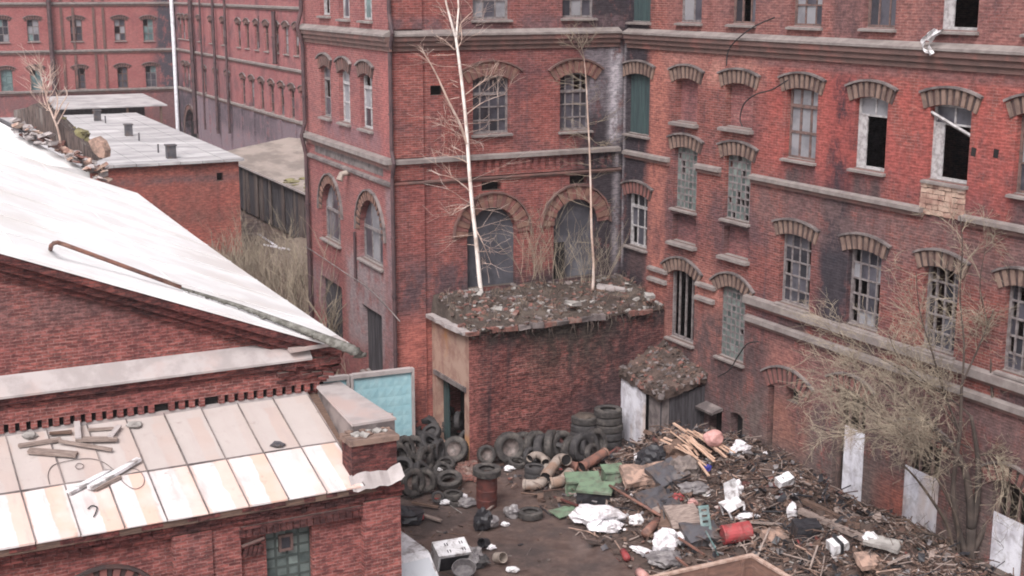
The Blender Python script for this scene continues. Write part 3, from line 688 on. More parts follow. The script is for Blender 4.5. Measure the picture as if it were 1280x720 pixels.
# ================================================================ LONG REAR WING
eE = empty('rear_wing', FE.M, 'long receding brick wing behind with rows of narrow windows and an arched gate', 'building')
WE = []
xs1 = [226, 230.5, 236, 250, 265, 280, 299, 309.5, 321.5, 333.5, 346, 358, 371]
xs2 = [229, 233.5, 240, 254, 268, 283, 302, 313, 325, 337.5, 350, 363, 376]
def rowE(xs, zc0, zc1, off=0):
    for x in xs:
        u = FE.uv(x, 60)[0]; w = .72 if u < -20 else .62
        WE.append((u-w, u+w, zc0, zc1, .14, .3))
rowE(xs1, 10.35, 12.45); rowE(xs2, 5.45, 7.75); rowE(xs1, 14.7, 17)
g0, g1, gz0, gz1 = FE.rect(231, 246, 137, 168); gz0 = 0.0
gate = (g0, g1, 0.0, gz1, (g1-g0)/2-.02, .6)
wall('wall', M['brick_E'], eE, FE, -60, 14, 0, TOPZ, WE+[gate]); shell(eE, FE, -60, 14, 14, TOPZ, M['brick_E'])
for i, op in enumerate(WE):
    window(FE, eE, op, 'grid', cols=2, rows=3, miss=.3, kinds=(0, 1, 2), frame='frame_b', lmats=('corb', 'vou_dark', 'stone_d'), lt=.4, bar=.07)
o = MB(); o.poly([(g0, .6, 0), (g1, .6, 0), (g1, .6, gz1), (g0, .6, gz1)]); go = o.build('gateway', M['void'], eE, FE.M, label='dark round arched gateway')
lintel(go, FE, g0, g1, gz1, (g1-g0)/2-.02, t=.5, mats=('corb', 'stone_d', 'stone_d'), name='arch')
for z in (13.9, 9.23, 5.31): ledge(eE, FE, -60, -.1, z, .16, .2, .14)
for x, y0, y1, r in ((245, -4, 165, .22), (257, -4, 160, .1), (273, -4, 165, .14), (288, -4, 165, .12), (349, 14, 80, .18), (330, 20, 60, .05)):
    u = FE.uv(x, 70)[0]; zt = min(FE.uv(x, y0)[1], 17.5); zb = max(FE.uv(x, y1)[1], .2)
    downpipe_or_shade_line(eE, [FE.w(u, zt, -.36), FE.w(u, zb, -.36)], r, 'pipe_d', 6)
for k in range(9):
    u = -36+k*4.1; mb = MB(); mb.box(u, u+.9, -.14, .02, 0, 5.08); mb.build('pier', M['brick_E'], eE, FE.M)
# ================================================================ FAR BLOCK
FD = Face(FE.w(FE.uv(222, 100)[0]), azv(-195)+90)
eD = empty('far_block', FD.M, 'hazy far brick block facing the camera with single green and grey windows', 'building')
WD = []
for (xl, xr, yt, yb, k, fr) in ((-3, 11, 24, 53, (2, 3, 0), 'frame'), (34, 49, 24, 52, (2, 3, 0), 'frame'), (88, 103, 24, 51.5, (1, 2, 0), 'frame_b'), (143, 157, 23.5, 51, (1, 1, 2), 'frame_b'), (179, 192, 23.5, 51, (3, 3), 'frame'),
      (1, 16, 87, 114, (3,), 'teal'), (38, 53, 85.5, 113, (3,), 'teal'), (94, 107, 85, 111, (1, 1, 0), 'frame_b'), (147, 160, 83.5, 110, (1,), 'wood_b'), (182, 196, 82, 109, (3, 1), 'frame')):
    u0, u1, z0, z1 = FD.rect(xl, xr, yt, yb); WD.append(((u0, u1, z0, z1, .12, .3), k, fr))
    if z0 > 8: WD.append(((u0, u1, 14.7, 17.1, .12, .3), k, fr))
wall('wall', M['brick_D'], eD, FD, -45, 0, 0, TOPZ, [w[0] for w in WD]); shell(eD, FD, -45, 0, 12, TOPZ, M['brick_D'])
for op, k, fr in WD:
    window(FD, eD, op, 'grid', cols=2, rows=3, miss=.12, kinds=k, frame=fr, lmats=('corb', 'vou_dark', 'stone_d'), lt=.35, bar=.07, label='window with green shutters' if fr == 'teal' else None)
for z in (13.9, 9.2, 5.22): ledge(eD, FD, -45, -.2, z, .18, .22, .2)
for x in (79, 93.5, 119, 131):
    for z0, z1 in ((5.4, 8.8), (9.36, 13.5), (14.1, 18)):
        u = FD.uv(x, 60)[0]; mb = MB(); mb.box(u-.12, u+.12, -.1, .02, z0, z1); mb.build('pier', M['corb'], eD, FD.M)
u = FD.uv(64, 60)[0]; downpipe_or_shade_line(eD, [FD.w(u, 18, -.4), FD.w(u, .5, -.4)], .24, 'pipe_d', 6)
p0 = FD.w(-.35, 18, -.5); p1 = FD.w(-.35, .6, -.5)
mb = MB(); mb.tube([p0, p0.lerp(p1, .5)+Vector((.05, 0, 0)), p1], .2, 8)
tag(mb.build('downpipe_or_shade_line', M['pipe_w'], None, Matrix.Identity(4)), 'long white drainpipe standing in the far corner between two brick wings', 'drainpipe')
# ================================================================ LOW STOREHOUSE behind the workshop
g0 = aty(298, 201, 76.0); FG = Face(g0, azv(-195)+90); zg = g0.z
eG = empty('brick_storehouse', FG.M, 'low orange brick storehouse with a flat grey roof and small roof vents', 'building')
def roofpt(x, y, z): 
    P = onz(x, y, z); return (P-FG.O).dot(FG.u), (P-FG.O).dot(FG.n)
bk = roofpt(185, 143, zg)[1]
op = FG.rect(271, 279, 216, 226); hole = (op[0], op[1], op[2], op[3], 0, .4)
wall('wall', M['brick_G'], eG, FG, -16, 0, 0, zg, [hole])
mb = MB(); mb.poly([(op[0], .4, op[2]), (op[1], .4, op[2]), (op[1], .4, op[3]), (op[0], .4, op[3])]); mb.build('vent_opening', M['void'], eG, FG.M)
mb = MB(); d_ = bk
mb.poly([(0, 0, 0), (0, d_, 0), (0, d_, zg), (0, 0, zg)]); mb.poly([(-16, 0, 0), (-16, 0, zg), (-16, d_, zg), (-16, d_, 0)]); mb.poly([(-16, d_, 0), (-16, d_, zg), (0, d_, zg), (0, d_, 0)])
mb.build('wall', M['brick_G'], eG, FG.M, label='plain end and rear walls')
mb = MB(); N = 14
for i in range(N):
    x0 = -16.2+16.5*i/N; x1 = -16.2+16.5*(i+1)/N
    mb.box(x0, x1-.03, -.3+rng.uniform(-.05, .05), d_+.2, zg+.003, zg+.14+rng.uniform(0, .03))
mb.build('roof', M['roof_flat'], eG, FG.M)
for (x, y0, y1, w) in ((161, 158, 170, .45), (122, 140, 151, .45), (214, 185, 198, .5)):
    cx, cy = roofpt(x, y1, zg+.15); mb = MB(); mb.box(cx-w/2, cx+w/2, cy-w/2, cy+w/2, zg+.1, zg+.85); mb.box(cx-w/2-.05, cx+w/2+.05, cy-w/2-.05, cy+w/2+.05, zg+.853, zg+.93)
    mb.build('roof_vent', M['dgrey'], eG, FG.M, label='squat dark roof vent')
for (x, y) in ((132, 154), (174, 176), (198, 191)):
    cx, cy = roofpt(x, y, zg+.15); mb = MB(); mb.tube([(cx, cy, zg), (cx, cy, zg+.65)], .05, 6); mb.build('vent_pipe', M['dgrey'], eG, FG.M)
# canopy at the foot of the far block
c0 = aty(82, 137, 131); FCn = Face(c0, azv(-195)+90)
eK = empty('canopy_shed', FCn.M, 'open shed with pale sheet roof at the foot of the far block', 'shed')
mb = MB(); w_ = 9.6
mb.hexa([(-1, 0, c0.z), (w_, 0, c0.z), (w_-1.2, 6, c0.z+.75), (-1, 6, c0.z+.75), (-1, 0, c0.z+.12), (w_, 0, c0.z+.12), (w_-1.2, 6, c0.z+.87), (-1, 6, c0.z+.87)])
mb.build('roof', M['roof_flat'], eK, FCn.M)
for x in (-.6, 2.6, 5.8, w_-.6):
    mb = MB(); mb.box(x-.1, x+.1, .2, .4, 0, c0.z-.003); mb.build('post', M['wood_b'], eK, FCn.M)
mb = MB(); mb.box(-.9, w_-1.3, 5.0, 5.2, 0, c0.z+.55); mb.build('back_wall', M['board_blk'], eK, FCn.M)
# ================================================================ BOARDED SHED
FS = Face(onz(375, 300), azv(-210)+180); zs = FS.uv(375, 238)[1]
eS = empty('boarded_shed', FS.M, 'long low shed of blackened boards with a brown grey mossy roof', 'shed')
ub = FS.uv(300, 207)[0]
x = ub-6; bb = MB()
while x < 3.0:
    w_ = rng.uniform(.35, .6); bb.box(x, x+w_-.03, rng.uniform(-.05, .05), .12, 0, zs-rng.uniform(.0, .08), rng.choice((0, 0, 1))); x += w_
bb.build('boards', [M['board_blk'], M['board_b']], eS, FS.M)
for x in (ub+1, ub+4.2, ub+7.4, ub+10.4):
    if x < 2.8:
        mb = MB(); mb.box(x, x+.5, -.10, -.055, .1, zs-.1); mb.build('door_leaf', M['board_b'], eS, FS.M, label='paler plank leaf')
mb = MB(); mb.box(ub-6, 3, .12, 9, 0, zs-.05); mb.build('wall', M['board_blk'], eS, FS.M)
mb = MB(); mb.hexa([(ub-6.3, -.3, zs), (3.2, -.3, zs), (3.2, 5.5, zs+.95), (ub-6.3, 5.5, zs+.95), (ub-6.3, -.3, zs+.12), (3.2, -.3, zs+.12), (3.2, 5.5, zs+1.07), (ub-6.3, 5.5, zs+1.07)])
mb.hexa([(ub-6.3, 5.503, zs+.95), (3.2, 5.503, zs+.95), (3.2, 9.5, zs+.4), (ub-6.3, 9.5, zs+.4), (ub-6.3, 5.503, zs+1.07), (3.2, 5.503, zs+1.07), (3.2, 9.5, zs+.52), (ub-6.3, 9.5, zs+.52)])
ro = mb.build('roof', M['roof_old'], eS, FS.M)
mb = MB()
for k in range(46):
    x = rng.uniform(-3, 3.0); y = rng.uniform(0, 4.5); ico(mb, (x, y, zs+.12+.95*(y+.3)/5.8), rng.uniform(.15, .5), k, 0, (1, 1, .22), .5, 1)
mb.build('moss_patch', M['mossy'], ro, FS.M)
mb = MB(); mb.box(ub-6.3, 3.2, -.33, -.302, zs+.0, zs+.13); mb.build('eaves_strip', M['galv'], ro, FS.M)
# ================================================================ ANNEX (small roofless looking brick store with birches on top)
eA = empty('brick_annex', FA.M, 'squat weathered dark brick annex in the inner corner, soil and rubble on its roof', 'building')
AW, AD, AZ = 7.55, 2.93, 4.42
def rough_wall(name, x0, x1, m, top, y0=0.0, seed=1, nz=14, jag=.12):
    mb = MB(); nx = max(4, int((x1-x0)/.28))
    def P(i, j):
        x = x0+(x1-x0)*i/nx; z = top*j/nz
        d = .05*mnoise.noise(Vector((x*1.6, z*1.6, seed)))+.03*mnoise.noise(Vector((x*5, z*5, seed+3)))
        if j == nz: z += jag*mnoise.noise(Vector((x*2.3, seed*2.1, 0)))
        if i in (0, nx): d = 0
        return (x, y0-d, z)
    for i in range(nx):
        for j in range(nz): mb.poly([P(i, j), P(i+1, j), P(i+1, j+1), P(i, j+1)])
    return mb
rough_wall('wall', 0, AW, None, AZ-.04).build('wall', M['brick_A'], eA, FA.M, label='dark weathered front wall streaked with moss')
# left end: rendered upper wall over a dark doorway
FAl = Face(FA.w(0, 0, AD), FA.az+90)      # x runs from the tower towards the camera along the left end
lu0, lz0 = FAl.uv(550, 476); lu1 = FAl.uv(577, 500)[0]
wall('side_wall', M['plaster'], eA, FAl, 0, AD, 0, AZ-.05, [(.35, AD-.36, -.01, 2.35, 0, .3)], label='patchy tan rendered end wall over the doorway')
mb = MB(); mb.poly([(.35, .9, 0), (AD-.36, .9, 0), (AD-.36, .9, 2.35), (.35, .9, 2.35)]); mb.box(.36, .75, .25, .31, 0, 2.34, 1); mb.build('doorway', [M['void'], M['board_g']], eA, FAl.M, label='dark doorway with a grey green jamb')
mb = MB(); mb.box(.2, AD-.2, -.06, .1, 2.36, 2.52); mb.build('lintel', M['stone_d'], eA, FAl.M)
# roof slab edge, soil bed with rubble
mb = MB()
for i in range(16):
    x0 = -.18+(AW+.1)*i/16; x1 = -.18+(AW+.1)*(i+1)/16
    if rng.random() < .8: mb.box(x0, x1-.02, -.16-rng.random()*.08, .3, AZ-.08, AZ+.05+rng.random()*.05, 0 if rng.random() < .6 else 1, jit=.03)
for i in range(7):
    y0 = -.1+AD*i/7; mb.box(-.26-rng.random()*.06, .25, y0, y0+AD/7-.02, AZ-.06, AZ+.07+rng.random()*.03, 2, jit=.03)
mb.build('roof_edge', [M['brick_loose'], M['stone_d'], M['galv']], eA, FA.M)
def asoil(x, y):
    return AZ+.12+.55*max(0, min(1, y/2.4))+.16*mnoise.noise(Vector((x*.9, y*.9, 2)))+.08*mnoise.noise(Vector((x*3, y*3, 5)))
mb = MB(); nx, ny = 60, 26
def SP(i, j):
    x = -.05+(AW+.03)*i/nx; y = -.05+(AD+.04)*j/ny
    return (x, y, asoil(x, y) if 0 < j and 0 < i < nx else AZ-.02)
for i in range(nx):
    for j in range(ny): mb.poly([SP(i, j), SP(i+1, j), SP(i+1, j+1), SP(i, j+1)])
tag(mb.build('roof_soil', M['roofsoil'], eA, FA.M, smooth=True, label='bed of soil and rubble on the roof'), kind='stuff')
mb = MB()
for k in range(560):
    x = rng.uniform(-.1, AW); y = rng.uniform(-.15, AD-.1); s = rng.uniform(.03, .12)*(1.6 if rng.random() < .1 else 1)
    z = asoil(x, y) if y > .1 else AZ+.08
    mb.cbox((x, y, z+s*.1), s*rng.uniform(.8, 2.6), s*rng.uniform(.6, 1.6), s*rng.uniform(.2, .8), rng.choice((0, 0, 1, 1, 2, 3, 4)), rng.uniform(0, 3), rng.uniform(-.4, .4), rng.uniform(-.4, .4), s*.12)
tag(mb.build('rubble', [M['brick_loose'], M['stone_d'], M['conc'], M['wood_b'], M['heap']], None, FA.M), 'loose bricks and litter strewn over the annex roof', 'rubble', kind='stuff')
mb = MB()
for k in range(420):
    x = rng.uniform(-.1, AW); y = rng.uniform(-.15, AD-.1); z = asoil(x, y) if y > .1 else AZ+.05; h = rng.uniform(.06, .3)
    dx, dy = rng.uniform(-.22, .22), rng.uniform(-.25, .15)
    mb.tube([(x, y, z-.05), (x+dx*.4, y+dy*.4, z+h*.7), (x+dx, y+dy, z+h*rng.uniform(.6, 1))], [.012, .009, .004], 3, rng.choice((0, 0, 1)), False)
for k in range(55):                                      # growth hanging over the front edge
    x = rng.uniform(0, AW); L = rng.uniform(.08, .45)*(1.4 if 2 < x < 6 else .7)
    mb.tube([(x, -.05, AZ+.1), (x+rng.uniform(-.1, .1), -.2, AZ-L*.4), (x+rng.uniform(-.15, .15), -.14, AZ-L)], [.02, .022, .006], 3, rng.choice((1, 2)), False)
tag(mb.build('dry_grass', [M['stem'], M['heap'], M['roofsoil']], None, FA.M), 'dry grass and trailing weeds on the annex roof edge', 'grass', kind='stuff')
for (x, y, sx, sy, rz, m, lb) in ((665, 352, .9, .5, .3, 'card', 'rotten tan board lying on annex roof behind the tall birch'), (716, 381, .5, .35, .8, 'conc', 'grey slab fragment on the front edge of the annex roof'), (812, 372, .35, .3, .2, 'conc', 'pale brick block on right front corner of the annex roof'), (764, 362, 1.0, .25, -.2, 'galv', 'pale bent metal strip on the annex roof near the thin birch')):
    P = onz(x, y, AZ+.45); mb = MB(); mb.cbox((0, 0, .06), sx, sy, .1, 0, jit=.03); tag(mb.build('rubble_slab', M[m], None, T(P, rz, .15, .1)), lb, 'slab')
# ---- small lean-to against the right wing
FBd = Face(onz(772, 543), FR.az); ud = FBd.uv(826, 572)[0]; Q = FBd.w(ud); FBf = Face(Q, FC.az); uf = FBf.uv(881, 563)[0]
eB = empty('brick_lean_to', FBd.M, 'little ruined lean-to under crumbling roof debris beside the annex, white door', 'shed')
za, zb = FBd.uv(773, 457)[1], FBd.uv(826, 490)[1]; dr = FBd.uv(811, 520)[0]; zd = FBd.uv(790, 476)[1]
mb = MB(); mb.hexa([(dr, 0, 0), (ud, 0, 0), (ud, .28, 0), (dr, .28, 0), (dr, 0, za+(zb-za)*dr/ud-.05), (ud, 0, zb-.05), (ud, .28, zb-.05), (dr, .28, za+(zb-za)*dr/ud-.05)])
mb.hexa([(-.15, 0, zd), (dr-.002, 0, zd-.05), (dr-.002, .28, zd-.05), (-.15, .28, zd), (-.15, 0, za-.02), (dr-.002, 0, za+(zb-za)*dr/ud-.05), (dr-.002, .28, za+(zb-za)*dr/ud-.05), (-.15, .28, za-.02)])
mb.build('wall', M['stone_d'], eB, FBd.M)
mb = MB(); mb.hexa([(0, -.03, 0), (dr-.14, -.09, 0), (dr-.14, -.04, 0), (0, .02, 0), (0, -.03, zd-.03), (dr-.14, -.09, zd-.09), (dr-.14, -.04, zd-.09), (0, .02, zd-.03)]); mb.box(-.1, dr, .26, .275, 0, zd, 1)
mb.build('door', [M['sheet_w'], M['void']], eB, FBd.M, label='plain dirty white door leaf standing ajar')
mb = MB(); x = 0.0
while x < uf:
    w_ = rng.uniform(.18, .3); mb.box(x, min(uf, x+w_-.012), rng.uniform(-.03, .03), .1, 0, zb+rng.uniform(-.12, .02)); x += w_
mb.build('side_boards', M['board_blk'], eB, FBf.M)
ra_, rb_, rc_, rd_ = FBd.w(-.2, za+.02, -.14), FBd.w(ud+.15, zb+.02, -.14), Vector(FR.w(*FR.uv(884, 466), -.0)), Vector(FR.w(*FR.uv(830, 424), -.0))
mb = MB()
def bil(s, t):
    P = ra_.lerp(rb_, s).lerp(rd_.lerp(rc_, s), t)
    return P+Vector((0, 0, .14*mnoise.noise(Vector((s*4, t*4, 1)))+.09*mnoise.noise(Vector((s*11, t*11, 3)))))
for i in range(22):
    for j in range(22):
        mb.poly([bil(i/22, j/22), bil((i+1)/22, j/22), bil((i+1)/22, (j+1)/22), bil(i/22, (j+1)/22)])
for k in range(330):
    s, t = rng.random(), rng.random(); P = bil(s, t); sz = rng.uniform(.035, .12)
    mb.cbox(P+Vector((0, 0, sz*.1)), sz*rng.uniform(1, 2.2), sz, sz*.6, rng.choice((1, 2, 2, 0, 3, 3, 4)), rng.uniform(0, 3), rng.uniform(-.6, .6), rng.uniform(-.6, .6), sz*.15)
for e in range(40):                       # ragged crumbling lips
    s = rng.random(); P = bil(s, 0) if e % 2 else bil(1, s); sz = rng.uniform(.05, .13)
    mb.cbox(P-Vector((0, 0, sz*.8)), sz*1.5, sz, sz*1.4, rng.choice((0, 0, 1, 2)), rng.uniform(0, 3), rng.uniform(-.5, .5), rng.uniform(-.5, .5), sz*.2)
d = Vector((0, 0, -.3))
for i in range(22):
    a = bil(i/22, 0); b = bil((i+1)/22, 0); mb.poly([a, a+d, b+d, b], 0)
    a = bil(1, i/22); b = bil(1, (i+1)/22); mb.poly([a, b, b+d, a+d], 0)
mb.build('roof', [M['heap'], M['brick_loose'], M['stone_d'], M['roofsoil'], M['wood_b'], M['pale_patch']], eB, Matrix.Identity(4), label='sagging roof covered with broken brick and dirt')
# ================================================================ BLUE CONCRETE FENCE
f1 = onz(518, 460, 2.8); f0 = onz(425, 470.5, 2.8); FF = Face(f0, math.degrees(math.atan2(f1.x-f0.x, f1.y-f0.y)))
def fence(x0, x1, zt, name):
    pass
eF = empty('concrete_fence', FF.M, 'sky blue painted concrete fence panels with grey caps beyond the roof pillar', 'fence')
for xa, xb, ya in ((395, 437, 470), (438.5, 518, 464)):
    u0, u1 = FF.uv(xa, 500)[0], FF.uv(xb, 490)[0]; zt = 2.8
    mb = MB(); mb.box(u0+.1, u1-.1, .03, .12, 0, zt-.12); 
    nx = max(2, round((u1-u0)/.34)); nz = 7
    for i in range(nx):
        for j in range(nz):
            x0 = u0+.12+(u1-u0-.24)*i/nx; x1 = u0+.12+(u1-u0-.24)*(i+1)/nx; z0 = .1+(zt-.3)*j/nz; z1 = .1+(zt-.3)*(j+1)/nz; cx, cz = (x0+x1)/2, (z0+z1)/2
            ap = (cx, .017, cz)
            for p, q in (((x0, .029, z0), (x1, .029, z0)), ((x1, .029, z0), (x1, .029, z1)), ((x1, .029, z1), (x0, .029, z1)), ((x0, .029, z1), (x0, .029, z0))): mb.poly([p, q, ap])
    mb.build('panel', M['cyan'], eF, FF.M)
    fr = MB(); fr.box(u0, u0+.1, -.04, .16, 0, zt); fr.box(u1-.1, u1, -.04, .16, 0, zt); fr.box(u0+.1, u1-.1, -.06, .16, zt-.12, zt+.02)
    fr.build('panel_frame', M['galv'], eF, FF.M)
# ================================================================ FOREGROUND WORKSHOP
cF = aty(498, 650, 29.0); F0 = Face((cF.x, cF.y), azv(4030))
eW = empty('brick_workshop', F0.M, 'foreground brick workshop with a white gabled roof and a metal lean-to roof', 'building')
YM = 3.5
zlt = F0.uv(200, 516, YM)[1]; zle = F0.uv(200, 652, -.25)[1]
umax = -16.0
# --- lean-to front wall
wx = F0.rect(335, 393, 664, 722); wop = (wx[0], wx[1], wx[2]-.3, wx[3], 0, .3)
pu0 = F0.uv(453, 660)[0]; rec0 = F0.uv(301, 680)[0]; rec1 = F0.uv(446, 660)[0]; la0, la1 = F0.uv(20, 700)[0], F0.uv(216, 700)[0]
zc = F0.uv(350, 648)[1]
wall('wall', M['brick_F'], eW, F0, umax, 0, 0, zle-.05, [(rec0, pu0-.01, 1.0, zc-.28, 0, .12), (la0-2, la1, 1.0, F0.uv(120, 690)[1], 0, .12)])
rp = wall('wall_panel', M['brick_F'], eW, F0, rec0, pu0, 1.0, zc-.28, [wop], y0=.12)
mb = MB(); mb.poly([(la0-2, .12, 1.0), (la1, .12, 1.0), (la1, .12, F0.uv(120, 690)[1]), (la0-2, .12, F0.uv(120, 690)[1])]); mb.build('wall_panel', M['brick_F'], eW, F0.M)
window(F0, eW, wop, 'block', lin=False, sl='stone', miss=0, frame='gmort', y=.34, label='square window filled with green glass blocks', sproj=-.02)
hb = MB(); hx0, hx1, hz0, hz1 = F0.rect(353, 371, 673, 694); 
for q in ((hx0, hx0+.06, hz0, hz1), (hx1-.06, hx1, hz0, hz1), (hx0+.06, hx1-.06, hz0, hz0+.06), (hx0+.06, hx1-.06, hz1-.06, hz1)): hb.box(q[0], q[1], .24, .36, q[2], q[3])
hf = hb.build('vent_frame', M['frame_b'], eW, F0.M, label='small brown vent casement in the glass block window'); hb = MB(); hb.box(hx0+.06, hx1-.06, .28, .30, hz0+.06, hz1-.06); hb.build('pane', M['glass_d'], hf, F0.M)
# corbelled cornice of the lean-to with broken brick ends
mb = MB()
for k, (zt, zb, pr) in enumerate(((zle-.02, zle-.16, .2), (zle-.163, zle-.30, .13), (zle-.303, zle-.44, .07))):
    x = umax
    while x < .0:
        w_ = rng.uniform(.2, .27); mb.box(x, min(x+w_-.008, .1), -pr-rng.uniform(-.012, .02), .02, zb+rng.uniform(-.01, .03), zt); x += w_
mb.build('cornice', M['brick_F2'], eW, F0.M)
mb = MB(); x = rec0-.02; zz = zc-.28
while x < pu0-.05: mb.box(x, x+.11, -.045, .1, zz+.0, zz+.17, jit=.004); x += .15
mb.box(rec0, pu0, -.05, .02, zz+.172, zz+.25); mb.build('tooth_course', M['brick_F2'], eW, F0.M)
mb = MB(); mb.box(pu0, .02, -.09, .02, 0, zle-.45); mb.build('pier', M['brick_F'], eW, F0.M); p_ = F0.uv(216, 690)[0]; p2_ = F0.uv(265, 690)[0]
mb = MB(); mb.box(p_, p2_, -.05, .02, 0, zle-.46); mb.build('pier', M['brick_F'], eW, F0.M)
# segmental hood arch bottom left and a short one beside it
ha, hb_, hz = F0.uv(78, 714)[0], F0.uv(180, 712)[0], F0.uv(130, 709)[1]
lintel(eW, F0, ha+.15, hb_-.15, hz-.42, .3, t=.36, ext=.12, mats=('vou_red', 'vou_dark', 'vou_dark'), name='window_arch', y0=.12, pitch=.12)
ha, hb_, hz = F0.uv(302, 684)[0], F0.uv(325, 682)[0], F0.uv(312, 680)[1]
mb = MB(); 
for i in range(4): mb.cbox((ha+.09+i*.1, .06, hz-.16-i*.004), .075, .14, .24, 0, ry=.25)
mb.tube([(ha, .0, hz-.04), (hb_+.1, .0, hz+.06)], .05, 6); mb.build('window_arch', M['brick_F2'], eW, F0.M, label='broken stub of a brick arch')
# --- lean-to roof: individual standing seam trays
slope = (zlt-zle)/(YM+.25)
def lz(y): return zle+slope*(y+.25)
mb = MB(); x = umax; us_ = []
uR = F0.uv(440, 590, .5)[0]
seams = [uR-.86*i for i in range(19)]
for i, s in enumerate(seams[:-1]):
    a, b = seams[i+1], s
    for (y0, y1) in ((-.25, 1.42), (1.44, YM-.01)):
        e = rng.uniform(-.01, .02); dz = [rng.uniform(-.012, .018) for _ in range(4)]
        t = .03
        mb.hexa([(a+.01, y0+e, lz(y0)-t), (b-.01, y0+e, lz(y0)-t), (b-.01, y1, lz(y1)-t), (a+.01, y1, lz(y1)-t), (a+.01, y0+e, lz(y0)+dz[0]), (b-.01, y0+e, lz(y0)+dz[1]), (b-.01, y1, lz(y1)+dz[2]), (a+.01, y1, lz(y1)+dz[3])])
lr = mb.build('lean_to_roof', M['leanto'], eW, F0.M, label='pale metal lean-to roof with peach rust stains')
mb = MB()
for s in seams:
    mb.tube([(s, -.25, lz(-.25)+.02), (s+rng.uniform(-.01, .01), 1.5, lz(1.5)+.03), (s, YM-.05, lz(YM)+.02)], .016, 4)
mb.box(umax, uR, 1.412, 1.45, lz(1.43)-.02, lz(1.43)+.028)
mb.build('seam', M['stone_d'], lr, F0.M)
mb = MB(); mb.hexa([(umax, -.2, lz(-.2)-.2), (uR+.3, -.2, lz(-.2)-.2), (uR+.3, YM, lz(YM)-.2), (umax, YM, lz(YM)-.2), (umax, -.2, lz(-.2)-.04), (uR+.3, -.2, lz(-.2)-.04), (uR+.3, YM, lz(YM)-.04), (umax, YM, lz(YM)-.04)]); mb.build('roof_deck', M['wood_b'], eW, F0.M)
# --- gable wall
ra = F0.uv(455, 441, YM-.3); rb = F0.uv(0, 313, YM-.3)
ks = (rb[1]-ra[1])/(rb[0]-ra[0]); ur = -11.0
def rake(u): return ra[1]+ks*(u-ra[0])
zr = rake(ur); ul = 2*ur-ra[0]
sR = 0.0   # right end of the gable wall
uw1 = F0.uv(404, 470, YM)[0]
zb0, zb1 = F0.uv(160, 474.5, YM)[1], F0.uv(160, 451, YM)[1]     # metal flashing band
mb = MB()
mb.poly([(ul+.6, YM, 0), (uw1, YM, 0), (uw1, YM, zb0), (ul+.6, YM, zb0)])
mb.poly([(ul+.6, YM+.1, zb0-.05), (uw1, YM+.1, zb0-.05), (uw1, YM+.1, rake(uw1)-.1), (ur, YM+.1, zr-.1), (ul+.6, YM+.1, rake(uw1)-.1)])
mb.build('gable_wall', M['brick_F'], eW, F0.M)
fd = MB(); fu1 = F0.uv(385, 440, YM)[0]
fd.hexa([(ul+.6, YM-.30, zb0), (fu1, YM-.30, zb0), (fu1, YM+.12, zb0), (ul+.6, YM+.12, zb0), (ul+.6, YM-.30, zb0+.05), (fu1, YM-.30, zb0+.05), (fu1, YM+.12, zb1), (ul+.6, YM+.12, zb1)])
fd.build('flashing', M['galv'], eW, F0.M, label='pale metal flashing band across the gable')
mb = MB(); mb.box(ul+.6, uw1+.08, YM-.22, YM+.02, zb0-.16, zb0-.004); mb.box(ul+.6, uw1+.06, YM-.14, YM+.02, zb0-.30, zb0-.163)
mb.build('cornice', M['brick_F2'], eW, F0.M)
# dentils: a projecting band with square gaps along its lower edge
zd1 = F0.uv(160, 508, YM)[1]; zd0 = F0.uv(160, 519, YM)[1]
mb = MB(); mb.box(ul+.6, uw1+.04, YM-.13, YM+.02, zd1, zb0-.303)
x = uw1-.15
while x > -15: 
    if not (rng.random() < .012): mb.box(x-.13, x, YM-.13, YM+.02, zd0+rng.uniform(0, .02), zd1-.001)
    x -= .232
mb.build('dentil_band', M['brick_F'], eW, F0.M); mb = MB(); mb.box(-15, uw1, YM-.012, YM-.002, zd0-.02, zd1+.01); mb.build('dentil_gap_shade', M['void'], eW, F0.M)  # black strip behind the dentils paints the shade in their gaps
mb = MB(); mb.box(umax, uR, YM-.10, YM+.02, lz(YM)-.05, zd0-.0); mb.build('upstand', M['galv'], eW, F0.M)
# --- white roof (right slope follows the measured eaves direction; left slope closes it)
aE = R_(azv(-190)); ed = Vector((math.sin(aE), math.cos(aE), 0)); eu, en = ed.dot(F0.u), ed.dot(F0.n)
def backlen(px):
    lo, hi = 5, 70
    P0 = F0.w(ra[0], ra[1], YM-.3)
    for _ in range(50):
        m = (lo+hi)/2; x, y = proj(P0+ed*m)
        if x > px: lo = m
        else: hi = m
    return lo
BL = backlen(172)
def RP(s, t, h=0.0):
    """s along the rake from eave (0) to ridge (1), t metres back along the eaves"""
    u = ra[0]+(ur-ra[0])*s; z = ra[1]+(zr-ra[1])*s
    sag = -.10*math.sin(math.pi*min(1, t/BL))*(1-s)
    return (u+eu*t, YM-.3+en*t, z+h+sag)
mb = MB(); NS, NT = 22, 30
for i in range(NS):
    for j in range(NT):
        s0, s1 = i/NS, (i+1)/NS; t0, t1 = BL*j/NT, BL*(j+1)/NT
        mb.poly([RP(s0, t0), RP(s1, t0), RP(s1, t1), RP(s0, t1)][::-1])
for i in range(NS): mb.poly([RP(i/NS, 0), RP((i+1)/NS, 0), RP((i+1)/NS, 0, -.07), RP(i/NS, 0, -.07)])
for j in range(NT): mb.poly([RP(0, BL*j/NT), RP(0, BL*(j+1)/NT), RP(0, BL*(j+1)/NT, -.07), RP(0, BL*j/NT, -.07)])
L0 = [(ul, YM-.3, ra[1]), (ur, YM-.3, zr), (ur+eu*BL, YM-.3+en*BL, zr), (ul+eu*BL, YM-.3+en*BL, ra[1])]; mb.poly(L0)
rf = mb.build('roof', M['roof_w'], eW, F0.M, label='large white sheet metal roof')
mb = MB()
